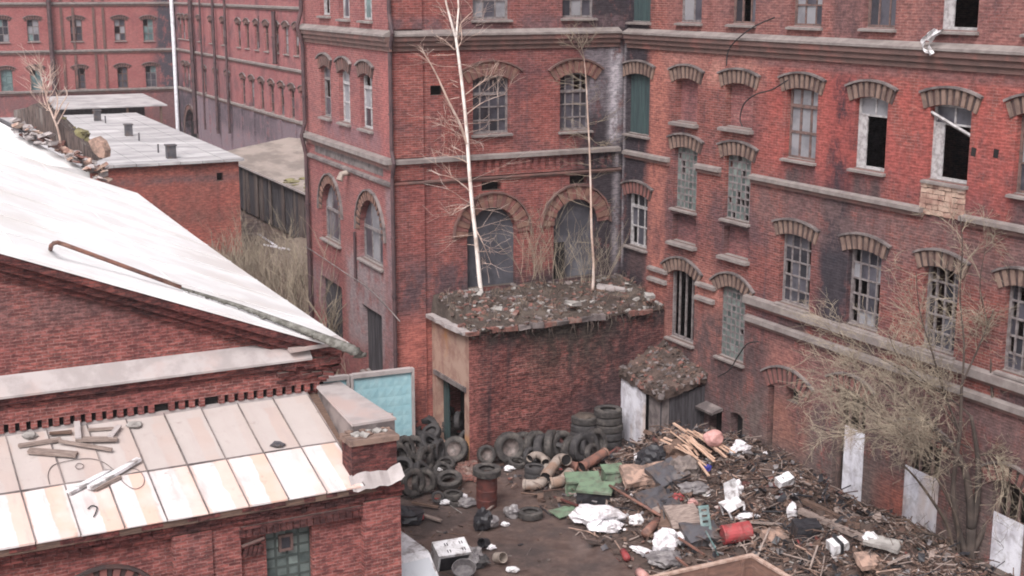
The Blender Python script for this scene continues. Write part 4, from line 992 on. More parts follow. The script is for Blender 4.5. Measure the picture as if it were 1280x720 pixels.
for j in range(1, 9):
    t = BL*j/9
    mb.tube([RP(i/10, t, .012) for i in range(11)], .012, 4)
for s in (.34, .67): mb.tube([RP(s, BL*j/10, .008) for j in range(11)], .008, 4)
mb.build('seam', M['roof_w'], rf, F0.M)
# raking cornice under the verge
mb = MB()
for (h0, h1, p) in ((-.075, -.26, .0), (-.263, -.46, .14), (-.463, -.60, .24)):
    for (xa, xb) in ((ra[0]-.55, ur), (ul+.55, ur)):
        f = (lambda u: rake(u) if u >= ur else rake(2*ur-u))
        P = []
        for yy in (YM-.27+p, YM+.12):
            P.append([(xa, yy, f(xa)+h1), (xb, yy, f(xb)+h1), (xb, yy, f(xb)+h0), (xa, yy, f(xa)+h0)])
        mb.hexa(P[0]+P[1])
mb.build('raking_cornice', M['brick_F2'], eW, F0.M)
# ruined masonry at the eaves return
mb = MB()
for k in range(60):
    x = rng.uniform(uw1-1.1, uw1+.35); z = rng.uniform(zb0-.5, ra[1]-.0); mb.cbox((x, YM-.1+rng.uniform(-.1, .12), z), .25, .2, .08, 0, rng.uniform(-.2, .2), rng.uniform(-.1, .1), rng.uniform(-.15, .15), .012)
mb.hexa([(uw1-.9, YM-.34, zb0+.24), (uw1+.5, YM-.34, zb0+.3), (uw1+.5, YM+.3, zb0+.3), (uw1-.9, YM+.3, zb0+.24), (uw1-.9, YM-.34, zb0+.33), (uw1+.5, YM-.34, zb0+.37), (uw1+.5, YM+.3, zb0+.37), (uw1-.9, YM+.3, zb0+.33)], 1)
mb.build('eaves_return', [M['brick_F2'], M['galv']], eW, F0.M, label='crumbling brick at the eaves corner')
# side wall (right) and far walls
mb = MB(); A = [(uw1, YM, 0), (uw1+eu*BL, YM+en*BL, 0)]
mb.poly([A[0], A[1], (A[1][0], A[1][1], ra[1]-.1), (A[0][0], A[0][1], ra[1]-.1)]); mb.poly([(ul+.6, YM, 0), (ul+.6+eu*BL, YM+en*BL, 0), (ul+.6+eu*BL, YM+en*BL, ra[1]-.1), (ul+.6, YM, ra[1]-.1)])
yb = YM+en*BL-.35; xb = eu*BL
mb.poly([(ul+.6+xb, yb, 0), (uw1+xb, yb, 0), (uw1+xb, yb, rake(uw1)-.1), (ur+xb, yb, zr-.1), (ul+.6+xb, yb, rake(uw1)-.1)])
ue = F0.uv(426, 476, YM)[0]-.08; mb.poly([(-.02, 0, 0), (ue, YM, 0), (ue, YM, lz(YM)-.1), (-.02, 0, lz(0)-.1)]); mb.poly([(umax, 0, 0), (umax, YM, 0), (umax, YM, lz(YM)), (umax, 0, lz(0))])
mb.build('wall', M['brick_F'], eW, F0.M, label='plain side and rear walls')
# verge roll: dark mossy rolled edge along the front of the roof, and the bent pipe lying on it
def onroof(x, y, h=0.0):
    """pixel -> workshop frame on the roof plane"""
    nrm = (Vector(RP(1, 0))-Vector(RP(0, 0))).cross(Vector((eu, en, 0))); nw = (F0.u*nrm.x+F0.n*nrm.y+Vector((0, 0, nrm.z))).normalized()
    if nw.z < 0: nw = -nw
    P0 = F0.w(ra[0], ra[1], YM-.3)+nw*h; d = ray(x, y); t = (P0-CAM).dot(nw)/d.dot(nw); P = CAM+d*t
    return ((P-F0.O).dot(F0.u), (P-F0.O).dot(F0.n), P.z)
pts = [onroof(226, 360, .05), onroof(262, 371, .06), onroof(300, 383, .08), onroof(340, 398, .1), onroof(380, 413, .11), onroof(415, 427, .12), onroof(440, 437, .12), onroof(453, 444, .05)]
mb = MB(); mb.tube(pts, [.03, .04, .055, .07, .09, .11, .12, .07], 8)
for k in range(150):
    i = rng.randrange(len(pts)-1); p = Vector(pts[i]).lerp(Vector(pts[i+1]), rng.random()); ico(mb, p+Vector((rng.uniform(-.05, .05), rng.uniform(-.06, .06), -.02)), rng.uniform(.02, .09)*(.4+i*.13), k, 0, (1.6, 1, .7), .7, 1)
mb.build('verge_roll', M['moss_edge'], rf, F0.M, smooth=True, label='dark mossy rolled verge along the roof edge')
pp = [onroof(63, 312, 0), onroof(64, 307, .25), onroof(67, 304, .33), onroof(72, 303, .34), onroof(80, 305.5, .34), onroof(150, 331, .2), onroof(226, 359, .08)]
mb = MB(); mb.tube(pp, .05, 8)
tag(mb.build('bent_pipe', M['pipe_r'], None, F0.M, smooth=True), 'long thin bent pipe lying on the white workshop roof', 'pipe')
# --- parapet of the lean-to, right end, and its pillar
# coping slopes down from the gable wall to the pillar
py0, py1 = 0.55, YM-.05
px0, px1 = -1.02, -.5
zp1 = F0.uv(410, 478, YM)[1]; zp0 = F0.uv(470, 525, .6)[1]
a0, a1, b0, b1 = F0.uv(440, 529, py0)[0], F0.uv(496, 523, py0)[0], F0.uv(394, 480, py1)[0], F0.uv(426, 476, py1)[0]
mb = MB(); mb.hexa([(a0+.05, py0, lz(py0)-.3), (a1-.05, py0, lz(py0)-.3), (b1-.05, py1, lz(py1)-.3), (b0+.05, py1, lz(py1)-.3), (a0+.05, py0, zp0-.06), (a1-.05, py0, zp0-.06), (b1-.05, py1, zp1-.06), (b0+.05, py1, zp1-.06)])
mb.build('parapet', M['stone_d'], eW, F0.M, label='sheet clad parapet at the end of the lean-to')
mb = MB(); mb.hexa([(a0, py0, zp0-.055), (a1, py0, zp0-.055), (b1, py1, zp1-.055), (b0, py1, zp1-.055), (a0+.02, py0, zp0), (a1-.02, py0, zp0), (b1-.02, py1, zp1), (b0+.02, py1, zp1)])
mb.build('parapet_coping', M['galv'], eW, F0.M)
pl0, pl1 = F0.uv(440, 570, -.0)[0], F0.uv(496, 570)[0]; pz = F0.uv(470, 548, -.05)[1]
mb = MB(); mb.box(pl0, pl1, 0, .62, lz(0)-.4, pz-.12); mb.build('pillar', M['brick_F2'], eW, F0.M, label='square brick pillar at the lean-to corner')
mb = MB()
for k in range(4): mb.box(pl0-.05+k*.0, pl1+.05, -.05+k*.17, .11+k*.17, pz-.118, pz-.01+rng.uniform(-.01, .02), 0, jit=.012)
for k in range(12): ico(mb, (rng.uniform(pl0+.1, pl1-.02), rng.uniform(.1, .6), pz+.02), rng.uniform(.06, .14), k+5, 1 if k % 3 else 0, (1, 1, .5), .5, 1)
mb.build('pillar_cap', [M['vou_pale'], M['conc']], eW, F0.M, label='crumbling pale pillar cap')
# torn flashing at the foot of the pillar
mb = MB(); N = 12
def tf(i, j):
    x = pl0-.1+(pl1+.16-pl0)*i/N; y = -.3+.3*j/4
    return (x, y+.05*mnoise.noise(Vector((i*.5, j, 4))), lz(0)-.09+.05*j+.07*mnoise.noise(Vector((i*.4, j*.6, 7)))-.05*(4-j)/4+(.16*max(0, i-9)/3))
for i in range(N):
    for j in range(4): mb.poly([tf(i, j), tf(i+1, j), tf(i+1, j+1), tf(i, j+1)])
mb.build('torn_flashing', M['galv'], eW, F0.M, smooth=True, label='torn curled metal flashing at the pillar foot')
# second brick post seen beyond the pillar
P = aty(470, 520, 36.0); mb = MB(); mb.box(-.25, .25, -.25, .25, 0, P.z-.1); 
o = mb.build('brick_post', M['brick_F2'], None, T((P.x+.05, P.y, 0), R_(-25))); tag(o, 'plain brick gatepost with a flat grey cap behind the workshop pillar', 'gatepost')
mb = MB(); mb.box(-.31, .30, -.3, .3, P.z-.098, P.z+.04, jit=.02); mb.build('cap', M['galv'], o, WM[o.name])
# --- timber offcuts, wire and lumps on the lean-to roof
def onlean(x, y, h=0.0):
    a = F0.w(0, lz(0), 0); nw = (F0.u.cross((F0.n+Vector((0, 0, slope))).normalized())).normalized()
    P0 = a+nw*h; d = ray(x, y); t = (P0-CAM).dot(nw)/d.dot(nw); return CAM+d*t
def lean_board(p, q, w, th, m, lb, name='board', h=.06):
    A = onlean(*p, h); B = onlean(*q, h); c = (A+B)/2; d = B-A; L = d.length; d.normalize()
    up = Vector((0, 0, 1)); sd = d.cross(up).normalized(); up = sd.cross(d)
    Mx = Matrix.Identity(4)
    for i in range(3): Mx[i][0] = d[i]; Mx[i][1] = sd[i]; Mx[i][2] = up[i]; Mx[i][3] = c[i]
    mb = MB(); mb.box(-L/2, L/2, -w/2, w/2, -th/2, th/2, jit=.008)
    return tag(mb.build(name, M[m], None, Mx), lb, 'board', 'offcuts on the metal lean-to roof')
lean_board((23, 557), (76, 549), .16, .05, 'wood_g', 'grey board near the left edge of the metal roof, end tipped up', h=.05)
lean_board((36, 563), (96, 568), .24, .07, 'wood_g', 'thick grey plank with a dark lower edge on the metal roof', h=.06)
lean_board((74, 551), (140, 562), .09, .05, 'wood_g', 'thin grey batten sloping down to the right on the metal roof', h=.09)
lean_board((96, 528), (98, 549), .13, .07, 'galv', 'short pale upright offcut leaning near the dentils', h=.12)
lean_board((95, 549), (147, 549), .2, .06, 'wood_g', 'dark edged plank under the short upright offcut', h=.08)
lean_board((110, 537), (142, 535), .08, .05, 'wood_g', 'slim dark batten close under the dentil row')
lean_board((62, 542), (90, 540), .14, .04, 'wood_b', 'dark brown offcut close under the dentil row')
lean_board((138, 546), (149, 532), .12, .05, 'galv', 'pale offcut standing aslant right of the plank pile', h=.1)
lean_board((85, 616), (137, 588), .15, .07, 'white', 'lower of two long white boards on the metal roof', h=.06)
lean_board((112, 610), (174, 574), .15, .07, 'white', 'upper of two long white boards on the metal roof', h=.09)
lean_board((118, 611), (150, 596), .12, .06, 'wood_g', 'short grey stick tucked beside the two white boards', h=.05)
for (x, y, s, m, lb) in ((37, 545, .16, 'conc', 'grey lump of rubble at top left of the metal roof'), (167, 531, .15, 'conc', 'grey lump of mortar just under the dentils'), (348, 556, .13, 'dgrey', 'dark flake lying on the metal roof near the parapet')):
    P = onlean(x, y, .04); mb = MB(); ico(mb, (0, 0, 0), s, int(x), 0, (1.2, 1, .5), .5, 2); tag(mb.build('mortar_lump', M[m], None, T(P)), lb, 'rubble')
def wire(pxs, f, r, lb, name='wire', m='cable', cat='wire', close=False):
    P = [f(*p) for p in pxs]
    if close: P.append(P[0])
    # Catmull-Rom
    out = []
    for i in range(len(P)-1):
        a, b, c, d = P[max(i-1, 0)], P[i], P[i+1], P[min(i+2, len(P)-1)]
        for k in range(6):
            t = k/6; out.append(.5*((2*b)+(c-a)*t+(2*a-5*b+4*c-d)*t*t+(3*b-a-3*c+d)*t**3))
    out.append(P[-1]); mb = MB(); mb.tube(out, r, 5)
    return tag(mb.build(name, M[m], None, Matrix.Identity(4), smooth=True), lb, cat)
fl = lambda x, y: onlean(x, y, .03)
wire([(62, 605), (60, 593), (66, 582), (85, 576), (110, 573), (128, 577), (142, 587)], fl, .009, 'thin dark wire curving over the metal roof above the white boards', m='stone_d')
wire([(150, 598), (158, 606), (168, 611), (178, 607), (180, 597), (172, 587), (160, 585)], fl, .008, 'loop of thin wire right of the two white boards', m='stone_d')
wire([(94, 583), (98, 579), (104, 581), (103, 585), (97, 586)], fl, .008, 'tiny wire ring on a peach stain of the metal roof', m='stone_d', close=True)
wire([(110, 636), (115, 632), (121, 634), (120, 640), (117, 646)], fl, .014, 'small dark hook of wire below the white boards', m='cable')
# --- broken fire wall and litter at the far end of the white roof
Yr = F0.w(ra[0], 0, YM-.3)+ed*BL
def rp(x, y, dy=0.0): return aty(x, y, Yr.y+dy)
def slab_px(pxs, dy, th, name, m, lb, cat, sub=False, parent=None):
    top = [rp(x, y, dy) for x, y in pxs]; bk_ = [p+Vector((.2, th, .05)) for p in top]
    mb = MB(); n = len(top); mb.poly(top[::-1]); mb.poly(bk_)
    for i in range(n): mb.poly([top[i], top[(i+1) % n], bk_[(i+1) % n], bk_[i]])
    return tag(mb.build(name, M[m], parent, Matrix.Identity(4)), lb, cat)
ow = slab_px([(17, 138), (30, 136), (42, 130), (52, 137), (62, 141), (75, 153), (88, 166), (102, 177), (113, 190), (119, 202), (100, 200), (84, 196), (70, 181), (50, 165), (38, 158), (18, 153)], 1.5, .5, 'ruined_fire_wall', 'board_b', 'ragged grey stump of a fire wall rising behind the white roof', 'wall')
g_ = MB()
for k in range(110):
    t = rng.random(); x = 20+t*110+rng.uniform(-4, 4); y = 150+t*66+rng.uniform(-6, 9)+(0 if t > .2 else 4); P = rp(x, y, rng.uniform(-.3, 1.3)); s = rng.uniform(.08, .35)
    g_.cbox(P, s*rng.uniform(.8, 2.4), s, s*.35, rng.choice((0, 1, 1, 2, 2)), rng.uniform(0, 3), rng.uniform(-.5, .5), rng.uniform(-.5, .5), s*.1)
tag(g_.build('rubble', [M['brick_loose'], M['pale_patch'], M['galv']], None, Matrix.Identity(4)), 'broken roofing and brick litter along the far edge of the white roof', 'rubble', kind='stuff')
slab_px([(110, 176), (118, 172), (126, 178), (131, 189), (130, 198), (124, 197), (116, 190)], .6, .25, 'rusty_sheet', 'card', 'curled pinkish rusty metal sheet at the end of the ruined fire wall', 'metal sheet')
mb = MB()
for k in range(26):
    P = rp(rng.uniform(68, 112), 0, 2.2); t = (P.x-rp(68, 0, 2.2).x); x = rng.uniform(66, 110); P = rp(x, 148+(x-66)*.62+rng.uniform(-4, 5), 2.0); ico(mb, P, rng.uniform(.15, .45), k, 0, (1, 1, .6), .5, 1)
mb2 = mb.build('moss', M['mossy'], ow, Matrix.Identity(4), label='yellow moss on the top of the wall')
# second roof beyond the fire wall on the left
mb = MB(); q = [rp(-60, 150, 1), rp(-2, 152, 1), rp(40, 176, .5), rp(112, 214, .3), rp(60, 206, -.6), rp(0, 184, -1.2), rp(-60, 166, -1.2)]
mb.poly([p for p in q][::-1]); mb.poly([p+Vector((0, 0, -.3)) for p in q])
for i in range(len(q)): a, b = q[i], q[(i+1) % len(q)]; mb.poly([a, b, b+Vector((0, 0, -.3)), a+Vector((0, 0, -.3))])
mb.build('back_roof_strip', M['roof_w'], eW, Matrix.Identity(4), label='narrow strip of roof beyond the ridge end')
mb = MB(); mb.tube([rp(-30, 140, .2), rp(0, 150, .2), rp(30, 165, .2), rp(63, 181, .2)], .09, 6); tag(mb.build('roof_pipe', M['dgrey'], None, Matrix.Identity(4)), 'dark pipe crossing the far end of the white roof', 'pipe')
# ================================================================ GROUND, RUBBISH HEAP
def sm(a, b, x): 
    t = max(0, min(1, (x-a)/(b-a))); return t*t*(3-2*t)
def heap(X, Y):
    q = Vector((X, Y, 0))-K; u = q.dot(FR.u); w = -q.dot(FR.n)
    n = mnoise.noise(Vector((X*.45, Y*.45, 3)))+.5*mnoise.noise(Vector((X*1.3, Y*1.3, 8)))
    U0 = 3.9
    h = sm(U0, U0+2.6, u)*0.95*math.exp(-((w-1.6)/2.7)**2)*(1+.45*n) if w < 1.6 else sm(U0, U0+2.6, u)*0.95*math.exp(-((w-1.6)/2.3)**2)*(1+.45*n)
    h += sm(5, 8, u)*sm(7.8, 5.0, w)*.16*(1+n)
    return max(0.0, h)
def at(x, y, h=0.0):
    z = h
    for _ in range(14):
        P = onz(x, y, z); z = .5*z+.5*(heap(P.x, P.y)+h)
    return onz(x, y, z)
mb = MB()
def gz(x, y): return .025*mnoise.noise(Vector((x*.5, y*.5, 0)))+.015*mnoise.noise(Vector((x*1.7, y*1.7, 4)))-.03
GX = [-14+.5*i for i in range(67)]; GY = [25+.5*i for i in range(57)]
for i in range(len(GX)-1):
    for j in range(len(GY)-1):
        mb.poly([(x, y, gz(x, y)) for x, y in ((GX[i], GY[j]), (GX[i+1], GY[j]), (GX[i+1], GY[j+1]), (GX[i], GY[j+1]))])
tag(mb.build('yard_ground', M['mud'], None, Matrix.Identity(4), smooth=True), kind='structure')
mb = MB(); z = -.16; X0, X1, Y0, Y1 = -14+.3, 19-.3, 25.3, 53-.3; B = 420
for q in ((-B, X0, -B, B), (X1, B, -B, B), (X0, X1, -B, Y0), (X0, X1, Y1, B)):
    mb.poly([(q[0], q[2], z), (q[1], q[2], z), (q[1], q[3], z), (q[0], q[3], z)])
tag(mb.build('ground', M['mud'], None, Matrix.Identity(4)), kind='structure')
mb = MB(); hp = {}
XS = [-3+.2*i for i in range(100)]; YS = [27+.2*i for i in range(118)]
for i in range(len(XS)-1):
    for j in range(len(YS)-1):
        c = [(XS[i+a], YS[j+b]) for a, b in ((0, 0), (1, 0), (1, 1), (0, 1))]
        hs = [heap(*p) for p in c]
        q = Vector((XS[i], YS[j], 0))-K
        if max(hs) > .03 and q.dot(FR.n) < .4: mb.poly([(p[0], p[1], h-.03+.07*mnoise.noise(Vector((p[0]*3, p[1]*3, 1)))) for p, h in zip(c, hs)])
tag(mb.build('rubbish_heap', M['heap'], None, Matrix.Identity(4)), 'long mound of dirt and rubbish against the right brick wing', 'rubbish heap', kind='stuff')
# countless small rubbish covering the mound
LM = ['brick_loose', 'heap', 'conc', 'wood_b', 'wood_g', 'dgrey', 'bagg', 'card', 'rust', 'black', 'bagw', 'galv', 'fabric', 'red', 'teal', 'rust_b']
LW = [4, 34, 3, 16, 7, 4, 2, 4, 2, 12, 1.6, 2.2, 8, .5, .4, 6]
mb = MB(); cnt = 0
while cnt < 8000:
    u = rng.uniform(2.5, 21); w = rng.uniform(.05, 7.5); P = FR.w(u, 0, -w); h = heap(P.x, P.y)
    if rng.random() > h*1.3+.04: continue
    cnt += 1; s = rng.uniform(.022, .085)*(1 if rng.random() < .93 else 2.2); mi = rng.choices(range(len(LM)), LW)[0]; P.z = h+s*.25
    k = rng.random()
    if k < .45: mb.cbox(P, s*rng.uniform(1, 2.6), s, s*rng.uniform(.25, .8), mi, rng.uniform(0, 6), rng.uniform(-.7, .7), rng.uniform(-.7, .7), s*.22)
    elif k < .62: mb.cbox(P+Vector((0, 0, .04)), s*rng.uniform(1.5, 3.4), s*rng.uniform(1, 2.2), .012, mi, rng.uniform(0, 6), rng.uniform(-.8, .8), rng.uniform(-.8, .8), s*.2)
    elif k < .84:
        L = rng.uniform(.25, 1.1); a = rng.uniform(0, 6.28); d = Vector((math.cos(a), math.sin(a), rng.uniform(-.25, .35)))*L; r = rng.uniform(.008, .03)
        mb.tube([P-d/2, P+Vector((rng.uniform(-.1, .1), rng.uniform(-.1, .1), .05)), P+d/2], r, 4, rng.choice((3, 4, 15, 15, 9, 7, 4)))
    else: ico(mb, P, s*.9, cnt, mi, (1.3, 1, .7), .6, 1)
tag(mb.build('litter', [M[k] for k in LM], None, Matrix.Identity(4)), 'countless small scraps of wood, brick and rubbish covering the mound', 'litter', kind='stuff')
mb = MB()
for k in range(620):
    P = Vector((rng.uniform(-4.5, 5.5), rng.uniform(33.5, 46), 0))
    if rng.random() > (1.0 if P.x < -.8 or P.y > 41 else .22): continue
    P.z = gz(P.x, P.y)+.02; s = rng.uniform(.02, .085); mi = rng.choices(range(len(LM)), LW)[0]
    if k % 4 == 0: a = rng.uniform(0, 6); d = Vector((math.cos(a), math.sin(a), .03))*rng.uniform(.1, .4); mb.tube([P-d, P+d], .012, 4, mi)
    else: mb.cbox(P, s*rng.uniform(1, 2.5), s, s*.5, mi, rng.uniform(0, 6), rng.uniform(-.4, .4), rng.uniform(-.4, .4), s*.2)
tag(mb.build('litter', [M[k] for k in LM], None, Matrix.Identity(4)), 'small scraps and chips scattered over the muddy yard', 'litter', kind='stuff')
mb = MB()
for k in range(170):
    P = onz(rng.uniform(572, 606), rng.uniform(576, 600), .03); s = rng.uniform(.04, .12); mb.cbox(P, s*2, s, s*.7, 0, rng.uniform(0, 6), rng.uniform(-.4, .4), rng.uniform(-.4, .4), s*.15)
tag(mb.build('rubble', M['brick_loose'], None, Matrix.Identity(4)), 'spill of red brick rubble at the annex corner', 'rubble', kind='stuff')
# ================================================================ TYRES
def tyre_mesh(R, w, rin):
    mb = MB(); p = [(rin, -w*.36), (rin+.02, -w*.44), (R*.80, -w*.5), (R*.93, -w*.47), (R, -w*.36), (R*1.005, 0), (R, w*.36), (R*.93, w*.47), (R*.80, w*.5), (rin+.02, w*.44), (rin, w*.36), (rin+.03, w*.2), (R-.06, 0), (rin+.03, -w*.2)]
    mb.lathe(p, 30, 0, None, True)
    n = 30                                                   # tread lugs
    for k in range(n):
        a = 2*math.pi*k/n
        for s in (-1, 1):
            mb.box(R-.02, R*1.022, -.03*R/.5, .03*R/.5, min(s*.04, s*w*.4), max(s*.04, s*w*.4), 0, Matrix.Rotation(a+(.06 if s > 0 else 0), 4, 'Z'))
    me = bpy.data.meshes.new('tyre'); me.from_pydata(mb.v, [], mb.f); me.update()
    for q in me.polygons: q.use_smooth = len(q.vertices) == 4 and q.index < 30*14
    return me
TY = {'truck': (tyre_mesh(.50, .27, .28), .5, .27), 'car': (tyre_mesh(.31, .19, .19), .31, .19), 'wide': (tyre_mesh(.40, .30, .21), .40, .30), 'van': (tyre_mesh(.36, .21, .21), .36, .21)}
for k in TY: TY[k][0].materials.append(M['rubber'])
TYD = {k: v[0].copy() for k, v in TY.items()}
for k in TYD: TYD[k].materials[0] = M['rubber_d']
def tyre(kind, Mx, lb, rim=False, dark=False, group='old tyres dumped in the yard', sc=1.0):
    me, R, w = TY[kind]
    o = bpy.data.objects.new('tyre', TYD[kind] if dark else me); link(o, None, Mx @ Matrix.Scale(sc, 4)); tag(o, lb, 'tyre', group)
    if rim:
        rin = {'truck': .285, 'car': .195, 'wide': .215, 'van': .215}[kind]
        mb = MB(); mb.lathe([(rin, -w*.40), (rin-.02, -w*.42), (rin-.03, -w*.25), (rin*.72, -w*.12), (rin*.40, -w*.10), (rin*.36, -w*.2), (0.001, -w*.2)], 22, 0); mb.lathe([(rin, w*.40), (rin-.03, w*.25), (rin*.72, -w*.08), (0.001, -w*.08)], 22, 0)
        mb.build('rim', M['rim'], o, WM[o.name], smooth=True)
    return o
def tlie(x, y, kind, lb, tilt=0, taz=0, h=None, **kw):
    w = TY[kind][2]; P = at(x, y, (w/2 if h is None else h)); return tyre(kind, Matrix.Translation(P) @ Matrix.Rotation(R_(taz), 4, 'Z') @ Matrix.Rotation(R_(tilt), 4, 'X'), lb, **kw)
def tstand(x, y, kind, az, lb, lean=0, h=0, **kw):
    """az: compass bearing of the axle, 0 = pointing at the camera; lean tips the top away"""
    kw['sc'] = kw.get('sc', 1.0)*rng.uniform(.92, 1.05); az += rng.uniform(-12, 12); lean += rng.uniform(-3, 12)
    R = TY[kind][1]*kw.get('sc', 1.0); P = at(x, y, R*math.cos(R_(lean))+.04+h)
    return tyre(kind, Matrix.Translation(P) @ Matrix.Rotation(R_(az), 4, 'Z') @ Matrix.Rotation(R_(90-lean), 4, 'X'), lb, **kw)
tstand(637, 559, 'truck', 10, 'big truck tyre with pale rim leaning on the front of the annex, face on', lean=10, rim=True)
tstand(608, 568, 'car', 14, 'small car wheel with a dark hub standing just left of the big truck tyre', lean=14, rim=True)
tstand(670, 557, 'truck', 32, 'large half turned tyre, first of the leaning row right of the truck tyre', lean=8)
tstand(679, 561, 'truck', 55, 'edge on tyre, second in the leaning row along the annex wall', lean=14, dark=True)
tstand(690, 557, 'truck', 62, 'edge on grey tyre, third in the leaning row along the annex wall', lean=10)
tstand(701, 556, 'wide', 36, 'tyre with a visible round hole in the middle of the leaning row', lean=6, sc=1.15)
tstand(716, 561, 'truck', 48, 'dark tyre with a light bead ring near the right end of the leaning row', lean=6, sc=.92)
tstand(727, 559, 'truck', 52, 'dark tyre packed behind the light beaded one', lean=6, dark=True, sc=.92)
tstand(736, 557, 'truck', 54, 'dark tyre, second last of the leaning row', lean=6, dark=True, sc=.92)
tstand(746, 553, 'truck', 62, 'grey tread facing tyre at the right end of the leaning row', lean=12, sc=.9)
P0 = onz(760, 557, 0)
ords = ['lowest', 'second lowest', 'middle', 'second highest', 'topmost']
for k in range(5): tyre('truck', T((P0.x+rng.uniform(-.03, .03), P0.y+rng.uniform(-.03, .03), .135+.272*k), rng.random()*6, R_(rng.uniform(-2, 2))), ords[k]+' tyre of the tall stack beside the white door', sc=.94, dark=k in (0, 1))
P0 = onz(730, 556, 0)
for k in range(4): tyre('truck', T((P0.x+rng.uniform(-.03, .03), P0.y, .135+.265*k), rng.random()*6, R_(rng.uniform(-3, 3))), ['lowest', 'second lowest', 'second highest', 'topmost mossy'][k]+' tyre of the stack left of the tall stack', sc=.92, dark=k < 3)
mb = MB(); ico(mb, (0, 0, 0), .40, 3, 0, (1, 1, .25), .4, 2); tag(mb.build('soil_mound', M['roofsoil'], None, T((P0.x, P0.y, 1.05))), 'mossy earth filling the top of the lower tyre stack', 'soil', kind='stuff')
P0 = onz(669, 597, 0)
for k in range(2): tyre('car', T((P0.x, P0.y, .1+.19*k), 1+k, R_(3)), ['lower', 'upper'][k]+' of two small black tyres stacked by the tan duct pipes', dark=True, sc=1.1)
tlie(663, 642, 'van', 'grey tyre lying alone flat on the open mud')
# left heap by the annex doorway
P0 = onz(558, 545, 0)
for k in range(5): tyre('van', T((P0.x+rng.uniform(-.05, .05), P0.y+rng.uniform(-.05, .05), .11+.205*k), rng.random()*6, R_(rng.uniform(-6, 6))), ords[k]+' tyre of the stack in front of the annex doorway', sc=1.0-.03*k)
tstand(573, 526, 'car', 70, 'black tyre standing upright inside the annex doorway', dark=True, h=.4)
tstand(569, 562, 'truck', -18, 'dusty wheel with rim facing right, leaning at the annex corner', lean=22, rim=True, sc=.86)
tstand(532, 600, 'truck', -20, 'upright tyre with a broken white rim ring in the left tyre heap', lean=5, rim=True, sc=.8)
tstand(515, 603, 'truck', 38, 'upright grey tyre beside the one with the white rim ring', lean=4, sc=.84)
tlie(561, 600, 'truck', 'wide pale grey tyre lying tilted at the front of the left heap', tilt=18, taz=-15, h=.25, sc=.84)
tlie(566, 619, 'car', 'small flat grey tyre lying in front of the wide pale one', h=.1)
tlie(557, 580, 'car', 'little grey tyre lying between the dusty wheel and the wide pale tyre', tilt=20, h=.15)
tlie(571, 628, 'car', 'half buried flat tyre nearest the mud in the left heap', h=.02, sc=.9)
tstand(547, 621, 'car', 15, 'tiny dark tyre standing beside the flat grey one', dark=True, sc=.62)
tstand(506, 562, 'truck', 68, 'steep edge on tyre nearest the brick pillar in the left heap', lean=16, sc=.9)
tstand(519, 561, 'truck', 50, 'leaning edge on tyre just right of the one by the pillar', lean=32, sc=.95)
tstand(531, 575, 'truck', 72, 'long edge on tyre in the centre of the left heap', lean=6, sc=.95)
tstand(541, 570, 'truck', 64, 'worn edge on tyre next to the dark inner hole', lean=4, sc=.85)
tstand(548, 563, 'van', 60, 'dark hollow tyre standing behind the dusty wheel', dark=True, h=.1)
tstand(497, 534, 'van', 40, 'tyre peeping out behind the brick pillar cap', lean=20)
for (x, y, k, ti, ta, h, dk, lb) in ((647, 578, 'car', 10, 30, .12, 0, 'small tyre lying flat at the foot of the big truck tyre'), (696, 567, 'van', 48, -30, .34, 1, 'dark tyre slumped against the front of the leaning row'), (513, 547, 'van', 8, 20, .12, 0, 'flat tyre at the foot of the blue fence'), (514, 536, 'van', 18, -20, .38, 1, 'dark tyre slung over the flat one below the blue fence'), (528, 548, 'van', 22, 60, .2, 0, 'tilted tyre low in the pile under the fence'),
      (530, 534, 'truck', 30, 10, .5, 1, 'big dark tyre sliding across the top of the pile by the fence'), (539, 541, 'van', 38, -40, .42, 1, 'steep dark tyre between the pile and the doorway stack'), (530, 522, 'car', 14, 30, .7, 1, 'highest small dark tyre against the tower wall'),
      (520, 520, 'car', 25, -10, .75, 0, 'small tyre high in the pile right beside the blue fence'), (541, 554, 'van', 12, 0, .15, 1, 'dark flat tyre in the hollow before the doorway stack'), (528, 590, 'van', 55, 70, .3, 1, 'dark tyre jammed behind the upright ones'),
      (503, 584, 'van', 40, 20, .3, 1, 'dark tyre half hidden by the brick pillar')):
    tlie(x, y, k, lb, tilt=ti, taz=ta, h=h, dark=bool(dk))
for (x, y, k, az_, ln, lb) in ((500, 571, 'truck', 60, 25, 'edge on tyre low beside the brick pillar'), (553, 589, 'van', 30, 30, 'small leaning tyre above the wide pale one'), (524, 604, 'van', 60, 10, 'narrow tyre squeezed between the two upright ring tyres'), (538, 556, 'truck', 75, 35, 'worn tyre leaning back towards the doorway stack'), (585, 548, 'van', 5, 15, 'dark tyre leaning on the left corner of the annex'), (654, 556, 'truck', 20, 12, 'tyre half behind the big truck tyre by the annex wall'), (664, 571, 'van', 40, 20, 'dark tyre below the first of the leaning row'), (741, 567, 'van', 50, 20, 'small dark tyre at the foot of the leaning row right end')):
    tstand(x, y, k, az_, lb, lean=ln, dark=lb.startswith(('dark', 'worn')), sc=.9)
# rusty drum with a tyre on top
P0 = onz(608, 632, 0); 
mb = MB(); mb.lathe([(0.001, 0), (.31, 0), (.315, .25), (.33, .27), (.315, .29), (.315, .56), (.33, .58), (.315, .6), (.31, 1.0), (.28, .985), (.001, .985)], 20, 0, None)
d = mb.build('drum', M['rust'], None, T(P0, .3, R_(5))); tag(d, 'red brown rusty steel drum with a tyre on top', 'drum')
tyre('truck', T((P0.x+.02, P0.y-.06, 1.13), .4, R_(4)), 'tyre lying on top of the rusty drum', sc=.84, group='old tyres dumped in the yard')
